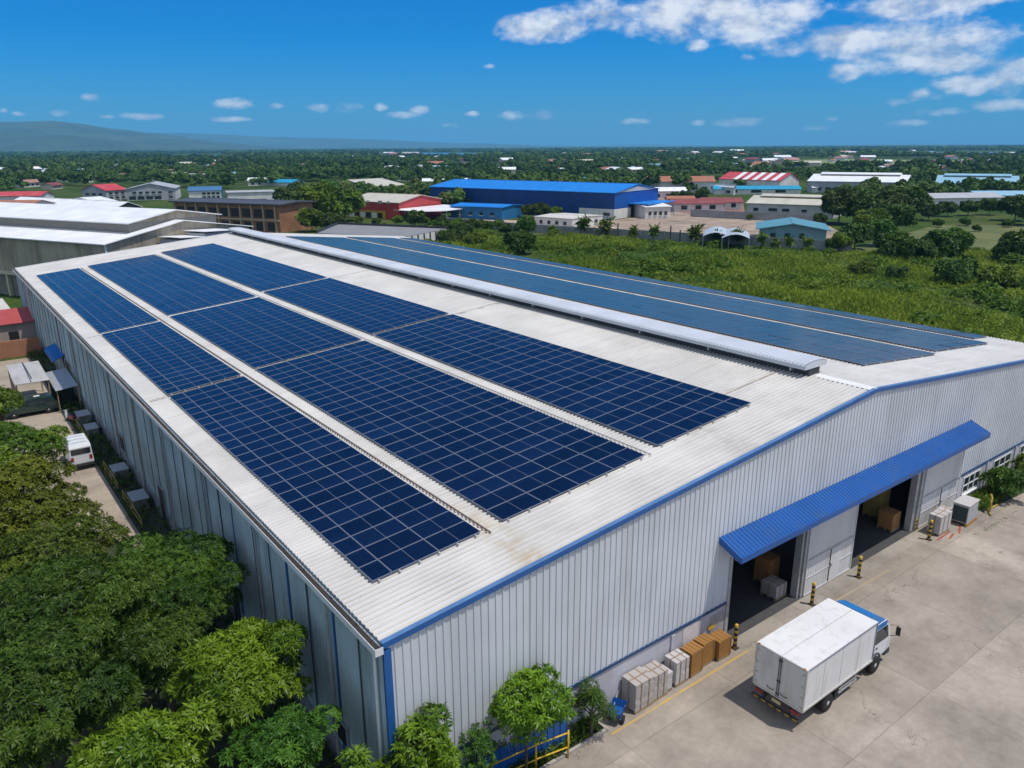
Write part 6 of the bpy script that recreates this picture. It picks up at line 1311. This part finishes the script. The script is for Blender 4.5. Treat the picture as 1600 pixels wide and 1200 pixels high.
P2, vv, nz, nz2 = P2[keep], vv[keep], nz[keep], nz2[keep]
hgt_ = np.clip(.85+nz*1.5+.5*nz2, .25, 2.3)
C = np.stack([P2[:, 0], P2[:, 1], hgt_*.35], 1); D = rg.normal(0, .3, C.shape)+np.array([0, 0, 1.])
nz3 = np.array([mnoise.noise(Vector((p[0]*.11, p[1]*.11, 7))) for p in P2])
tn = np.clip(.5+nz*.5+nz2*.6+nz3*.7+rg.normal(0, .14, len(C)), 0, 1)
V, Q, t = fans(C, D, 1.0, .19, 5, rg=rg, droop=.5, spread=(.3, 1.35), tint=tn)
V[:, 2] = np.maximum(0, V[:, 2])*np.repeat(hgt_/1.0, 20)**.5
Pc, vc, uc = field_pts(1500, rg); Pc = Pc[:170]; CC, DD, TT_ = [], [], []
for (x_, y_) in Pc:
    r_ = rg.uniform(.8, 2.4); h_ = r_*rg.uniform(.6, 1.0); n_ = int(40*r_); d_ = unit(rg.normal(0, 1, (n_, 3))); d_[:, 2] = np.abs(d_[:, 2]); CC.append(np.array([x_, y_, .1])+d_*np.array([r_, r_, h_])); DD.append(d_+np.array([0, 0, .6])); TT_.append(np.full(n_, rg.uniform(0, .35))+rg.random(n_)*.2)
Vc, Qc, tc_ = fans(np.concatenate(CC), np.concatenate(DD), .75, .26, 6, rg=rg, droop=.3, spread=(.6, 1.4), tint=np.concatenate(TT_)); Vc[:, 2] = np.maximum(0, Vc[:, 2])
Q = np.concatenate([Q, Qc+len(V)]); V = np.concatenate([V, Vc]); t = np.concatenate([t, tc_])
o = bpy.data.objects.new('field_growth', arrmesh('field_growth', V, Q, L_grass, t)); col.objects.link(o); tag(o, 'tall bright green crop and grass filling the field beside the warehouse', 'crop field', None, 'stuff')
print('field tufts', len(C))

# woods of the plain: the nearest trees one by one, the rest as one mass
def low_crown(seed, nq, size):
    rg = np.random.default_rng(seed); lb = make_lobes(4.0, 2.6, 6.2, 9, rg, .85)
    P, D, T = lobes_points(lb, 10, rg, -.5, (.85, 1.05)); i = rg.permutation(len(P))[:nq]; P, D, T = P[i], D[i], T[i]
    D = unit(D+rg.normal(0, .28, D.shape)); ref = unit(rg.normal(0, 1, D.shape)); A = unit(np.cross(D, ref)); B = np.cross(D, A)
    s = size*rg.uniform(.6, 1.3, (len(P), 1)); V = np.stack([P-A*s, P-B*s*.8, P+A*s, P+B*s*.8], 1).reshape(-1, 3); return V, np.repeat(T, 4)
midV = [low_crown(700+i, 260, .62) for i in range(4)]; farV = [low_crown(720+i, 70, 1.25) for i in range(3)]; vfar = [low_crown(730+i, 26, 2.1) for i in range(3)]
def wood_mesh(v, m_):
    me = arrmesh('woodland_tree', v[0], np.arange(len(v[0])).reshape(-1, 4), m_, v[1]); return me
foot = np.array(FOOT)
def wood_points(n, r0, r1, rg, clear):
    az = rg.uniform(R(-8), R(78), n); r = np.sqrt(rg.uniform(r0*r0, r1*r1, n)); x, y = r*np.sin(az), r*np.cos(az)
    q = np.stack([x, y, np.zeros(n)], 1)-np.array(CAM); w = q@np.array(_fw); u = 800+F*(q@np.array(_rt))/w; v = 600-F*(q@np.array(_up))/w
    ok = np.ones(n, bool)
    for (fx, fy, fr) in foot: ok &= ((x-fx)**2+(y-fy)**2) > fr*fr
    # keep the yards, the field and the pale meadow open
    ok &= v < np.interp(u, [-100, 100, 430, 450, 690, 700, 960, 1160, 1300, 1330, 1470, 1650], [322, 291, 297, 345, 345, 335, 302, 302, 302, 345, 318, 318])
    ok &= ~((u > 960) & (u < 1180) & (v > 306)); ok &= ~((u > 1150) & (u < 1520) & (v < 264) & (v > 248.5)); ok &= ~((u > 590) & (u < 760) & (v > 238.8) & (v < 246.5)); ok &= ~((u > 1400) & (v > 237.2) & (v < 244.5)); ok &= ~((u > 250) & (u < 350) & (v > 241.8) & (v < 248.5))
    nzv = np.array([mnoise.fractal(Vector((a*.006+2, b*.006, 1)), 1, 2, 3) for a, b in zip(x, y)])
    ok &= (nzv+rg.normal(0, .18, n)) > clear
    return x[ok], y[ok], r[ok], u[ok], v[ok]
rg = np.random.default_rng(21)
# far houses first so that trees leave room round them
hp = []
for (u0, u1, v0, v1, n) in ((0, 130, 262, 296, 34), (130, 330, 258, 284, 30), (330, 520, 252, 280, 32), (520, 820, 248, 272, 38), (820, 1000, 252, 272, 26), (1000, 1260, 250, 268, 38), (1260, 1600, 252, 270, 30), (1000, 1600, 237, 250, 50), (500, 1000, 241, 252, 36), (0, 500, 244, 256, 26), (60, 260, 237, 242, 8), (1060, 1160, 290, 310, 5), (0, 110, 300, 330, 8)):
    for k in range(n): hp.append((rg.uniform(u0, u1), rg.uniform(v0, v1)))
hp += [(200, 268), (28, 268), (370, 247), (385, 247.5), (362, 246.8), (610, 250), (1005, 238.5), (1290, 258), (1425, 259), (840, 240)]
wallc = [wwall, mat('pale cream render', (.55, .50, .40), .8), mat('pinkish render', (.50, .36, .32), .8), gwall]
rustr = streaked('rust pink roof', (.36, .19, .15), (.25, .12, .09), .6, .7, sx=.3, sy=.3, sz=.3)
roofs = [(WR, 'white roof'), (WR, 'white roof'), (greyroof, 'grey roof'), (maroon, 'dark red roof'), (rustr, 'rust pink roof'), (brownroof, 'brown roof'), (lbroof, 'pale blue roof'), (creamroof, 'cream roof'), (rustr, 'rust pink roof'), (WR, 'white roof')]
hm = {}
def house_mesh(i, j):
    if (i, j) in hm: return hm[i, j]
    mb = MB(); w, d_, h = 5.5, 4.0, 3.2
    mb.box(-w, w, -d_, d_, 0, h, wallc[i])
    for sg in (-1, 1): mb.prism([(-w-.6, sg*(d_+.7), h-.2), (w+.6, sg*(d_+.7), h-.2), (w+.6, 0, h+1.7), (-w-.6, 0, h+1.7)], (0, 0, .2), roofs[j][0])
    mb.prism([(-w, -d_, h+.002), (-w, d_, h+.002), (-w, 0, h+1.6)], (2*w, 0, 0), wallc[i])
    for k in range(3): mb.box(-w*.7+k*w*.5, -w*.7+k*w*.5+1.3, -d_-.05, -d_-.004, 1.0, 2.3, dark)
    hm[i, j] = mb.data('small_house'); return hm[i, j]
LM = [(0, 'beyond the white-roofed hall at the left'), (110, 'beyond the white two-storey building'), (290, 'beyond the blue hipped house'), (430, 'beyond the big leafy tree'), (560, 'beyond the red warehouse'), (720, 'beyond the royal blue warehouse'), (1000, 'beyond the brown and striped roofs'), (1255, 'beyond the long white hall'), (1445, 'beyond the light blue hall')]
def sector(u): return [s for a, s in LM if u >= a or a == 0][-1]
def band(v): return 'close' if v > 276 else 'midway out' if v > 258 else 'far out' if v > 246 else 'near the horizon'
hx = []; hk = []
for k, (u, v) in enumerate(hp):
    p = gp(u, v)
    if len(foot) and np.min(np.hypot(foot[:, 0]-p.x, foot[:, 1]-p.y)-foot[:, 2]) < 4: continue
    if len(hx) >= 2*285: break
    if hx and min(math.hypot(p.x-a, p.y-b) for a, b, _ in hx[::2]) < 15: continue
    i, j = int(rg.integers(4)), int(rg.integers(10)); big = 1.0 if v > 262 else rg.uniform(.9, 1.4) if v > 246 else rg.uniform(1.2, 2.4)
    o = bpy.data.objects.new('small_house', house_mesh(i, j)); col.objects.link(o); o.location = p; o.rotation_euler = (0, 0, rg.uniform(0, 3.14)); s = big*rg.uniform(.8, 1.25); o.scale = (s*rg.uniform(.9, 1.6), s, s*(.9 if big < 2 else .6))
    wl = ('white', 'cream', 'pinkish', 'grey')[i]
    tag(o, f'{wl} house with {roofs[j][1]} {band(v)} {sector(u)}', 'house', f'{wl} houses with {roofs[j][1]} {band(v)} {sector(u)}')
    hx.append((p.x, p.y, 8*s)); k_ = 1-13*s/p.xy.length; hx.append((p.x*k_, p.y*k_, 9*s)); hk.append((p.x*(1-26*s/p.xy.length), p.y*(1-26*s/p.xy.length), 9*s))
foot = np.array(FOOT+hx+hk)
x, y, r, u, v = wood_points(7600, 215, 760, rg, -.05)
idx = np.argsort(r); nind = 225; wm = [wood_mesh(midV[i], (L_far, L_far, L_far2, L_far)[i]) for i in range(4)]
tone = ('dark green', 'deep green', 'pale green', 'dense green')
wm2 = []
for i in range(4):
    me = wm[i]; n0 = len(me.vertices); mbk = MB(); mbk.tube([(0, 0, 0), (.1, 0, 2), (0, .1, 4.2)], .25, bark, 6, .12)
    V = np.concatenate([midV[i][0], np.array(mbk.v)]); me2 = bpy.data.meshes.new('woodland_tree')
    f_ = [tuple(range(4*k, 4*k+4)) for k in range(n0//4)]+[tuple(n0+a for a in f) for f in mbk.f]
    me2.from_pydata([tuple(p) for p in V], [], f_); me2.materials.append((L_far, L_dark, L_far2, L_far)[i]); me2.materials.append(bark)
    me2.polygons.foreach_set('material_index', [0]*(n0//4)+[1]*len(mbk.f)); a = me2.attributes.new('tint', 'FLOAT', 'POINT'); a.data.foreach_set('value', np.concatenate([midV[i][1], np.zeros(len(mbk.v))]).astype(np.float32)); wm2.append(me2)
for k in idx[:nind]:
    i = int(rg.integers(4)); o = bpy.data.objects.new('woodland_tree', wm2[i]); col.objects.link(o); o.location = (x[k], y[k], 0); s = rg.uniform(.6, 1.15); o.scale = (s*rg.uniform(.85, 1.25), s*rg.uniform(.85, 1.25), s*rg.uniform(.85, 1.15)); o.rotation_euler = (0, 0, rg.uniform(0, 6.28))
    sz = 'low' if s < .85 else 'tall'
    tag(o, f'{sz} {tone[i]} tree {band(v[k])} {sector(u[k])}', 'tree', f'{sz} {tone[i]} trees {band(v[k])} {sector(u[k])}')
def mass(parts, name, label, m_):
    VV, TT = [], []
    for (xs, ys, vs_, smin, smax, hs) in parts:
        n = len(xs)
        if not n: continue
        w = rg.integers(0, len(vs_), n)
        for j, (vv_, tt_) in enumerate(vs_):
            sel = np.where(w == j)[0]
            if not len(sel): continue
            a = rg.uniform(0, 6.28, len(sel)); s = rg.uniform(smin, smax, len(sel)); ca, sa = np.cos(a)*s, np.sin(a)*s
            X = vv_[None, :, 0]*ca[:, None]-vv_[None, :, 1]*sa[:, None]+xs[sel][:, None]; Yc = vv_[None, :, 0]*sa[:, None]+vv_[None, :, 1]*ca[:, None]+ys[sel][:, None]
            Z = vv_[None, :, 2]*(np.minimum(s, hs)*rg.uniform(.8, 1.15, len(sel)))[:, None]
            VV.append(np.stack([X, Yc, np.broadcast_to(Z, X.shape)], -1).reshape(-1, 3)); TT.append(np.clip(np.broadcast_to(tt_[None], X.shape)*.45+(rg.random(len(sel))**1.6)[:, None]*.6-.08+np.array([mnoise.noise(Vector((a_*.004, b_*.004, 5)))*.35 for a_, b_ in zip(xs[sel], ys[sel])])[:, None], 0, 1).reshape(-1))
    V = np.concatenate(VV); o = bpy.data.objects.new(name, arrmesh(name, V, np.arange(len(V)).reshape(-1, 4), m_, np.concatenate(TT))); col.objects.link(o); tag(o, label, 'woods', None, 'stuff'); print(name, len(V)//4)
rest_ = idx[nind:]
x2, y2, r2, _, _ = wood_points(10000, 760, 1700, rg, -.08)
x3, y3, r3, _, _ = wood_points(9500, 1700, 4200, rg, -.12)
x4, y4, r4, _, _ = wood_points(6500, 4200, 11000, rg, -.25)
mass([(x[rest_], y[rest_], midV[:2]+farV, .65, 1.2, 1.2), (x2, y2, farV, .9, 1.6, 1.25), (x3, y3, vfar, 1.6, 3.2, 1.4), (x4, y4, vfar, 4, 9, 1.9)], 'woods', 'broad woods covering the plain out to the horizon', L_far)

# ------------------------------------------------------------------ air
mb = MB(); top = 420
mb.box(-9000, 26000, -500, 27000, -1, top, None); 
hz = bpy.data.materials.new('haze'); hz.use_nodes = True; n_ = hz.node_tree.nodes; l_ = hz.node_tree.links; n_.remove(n_['Principled BSDF'])
pv = n_.new('ShaderNodeVolumePrincipled'); pv.inputs['Color'].default_value = (.20, .61, 1.0, 1); pv.inputs['Density'].default_value = 8.0e-5; pv.inputs['Anisotropy'].default_value = .0
l_.new(pv.outputs[0], n_['Material Output'].inputs['Volume']); hz.cycles.homogeneous_volume = True
mb.ms = []; mb.mi = [0]*len(mb.mi)
o = mb.build('haze'); o.data.materials.clear(); o.data.materials.append(hz); tag(o, 'thin blue haze over the distant plain', 'haze', None, 'stuff')
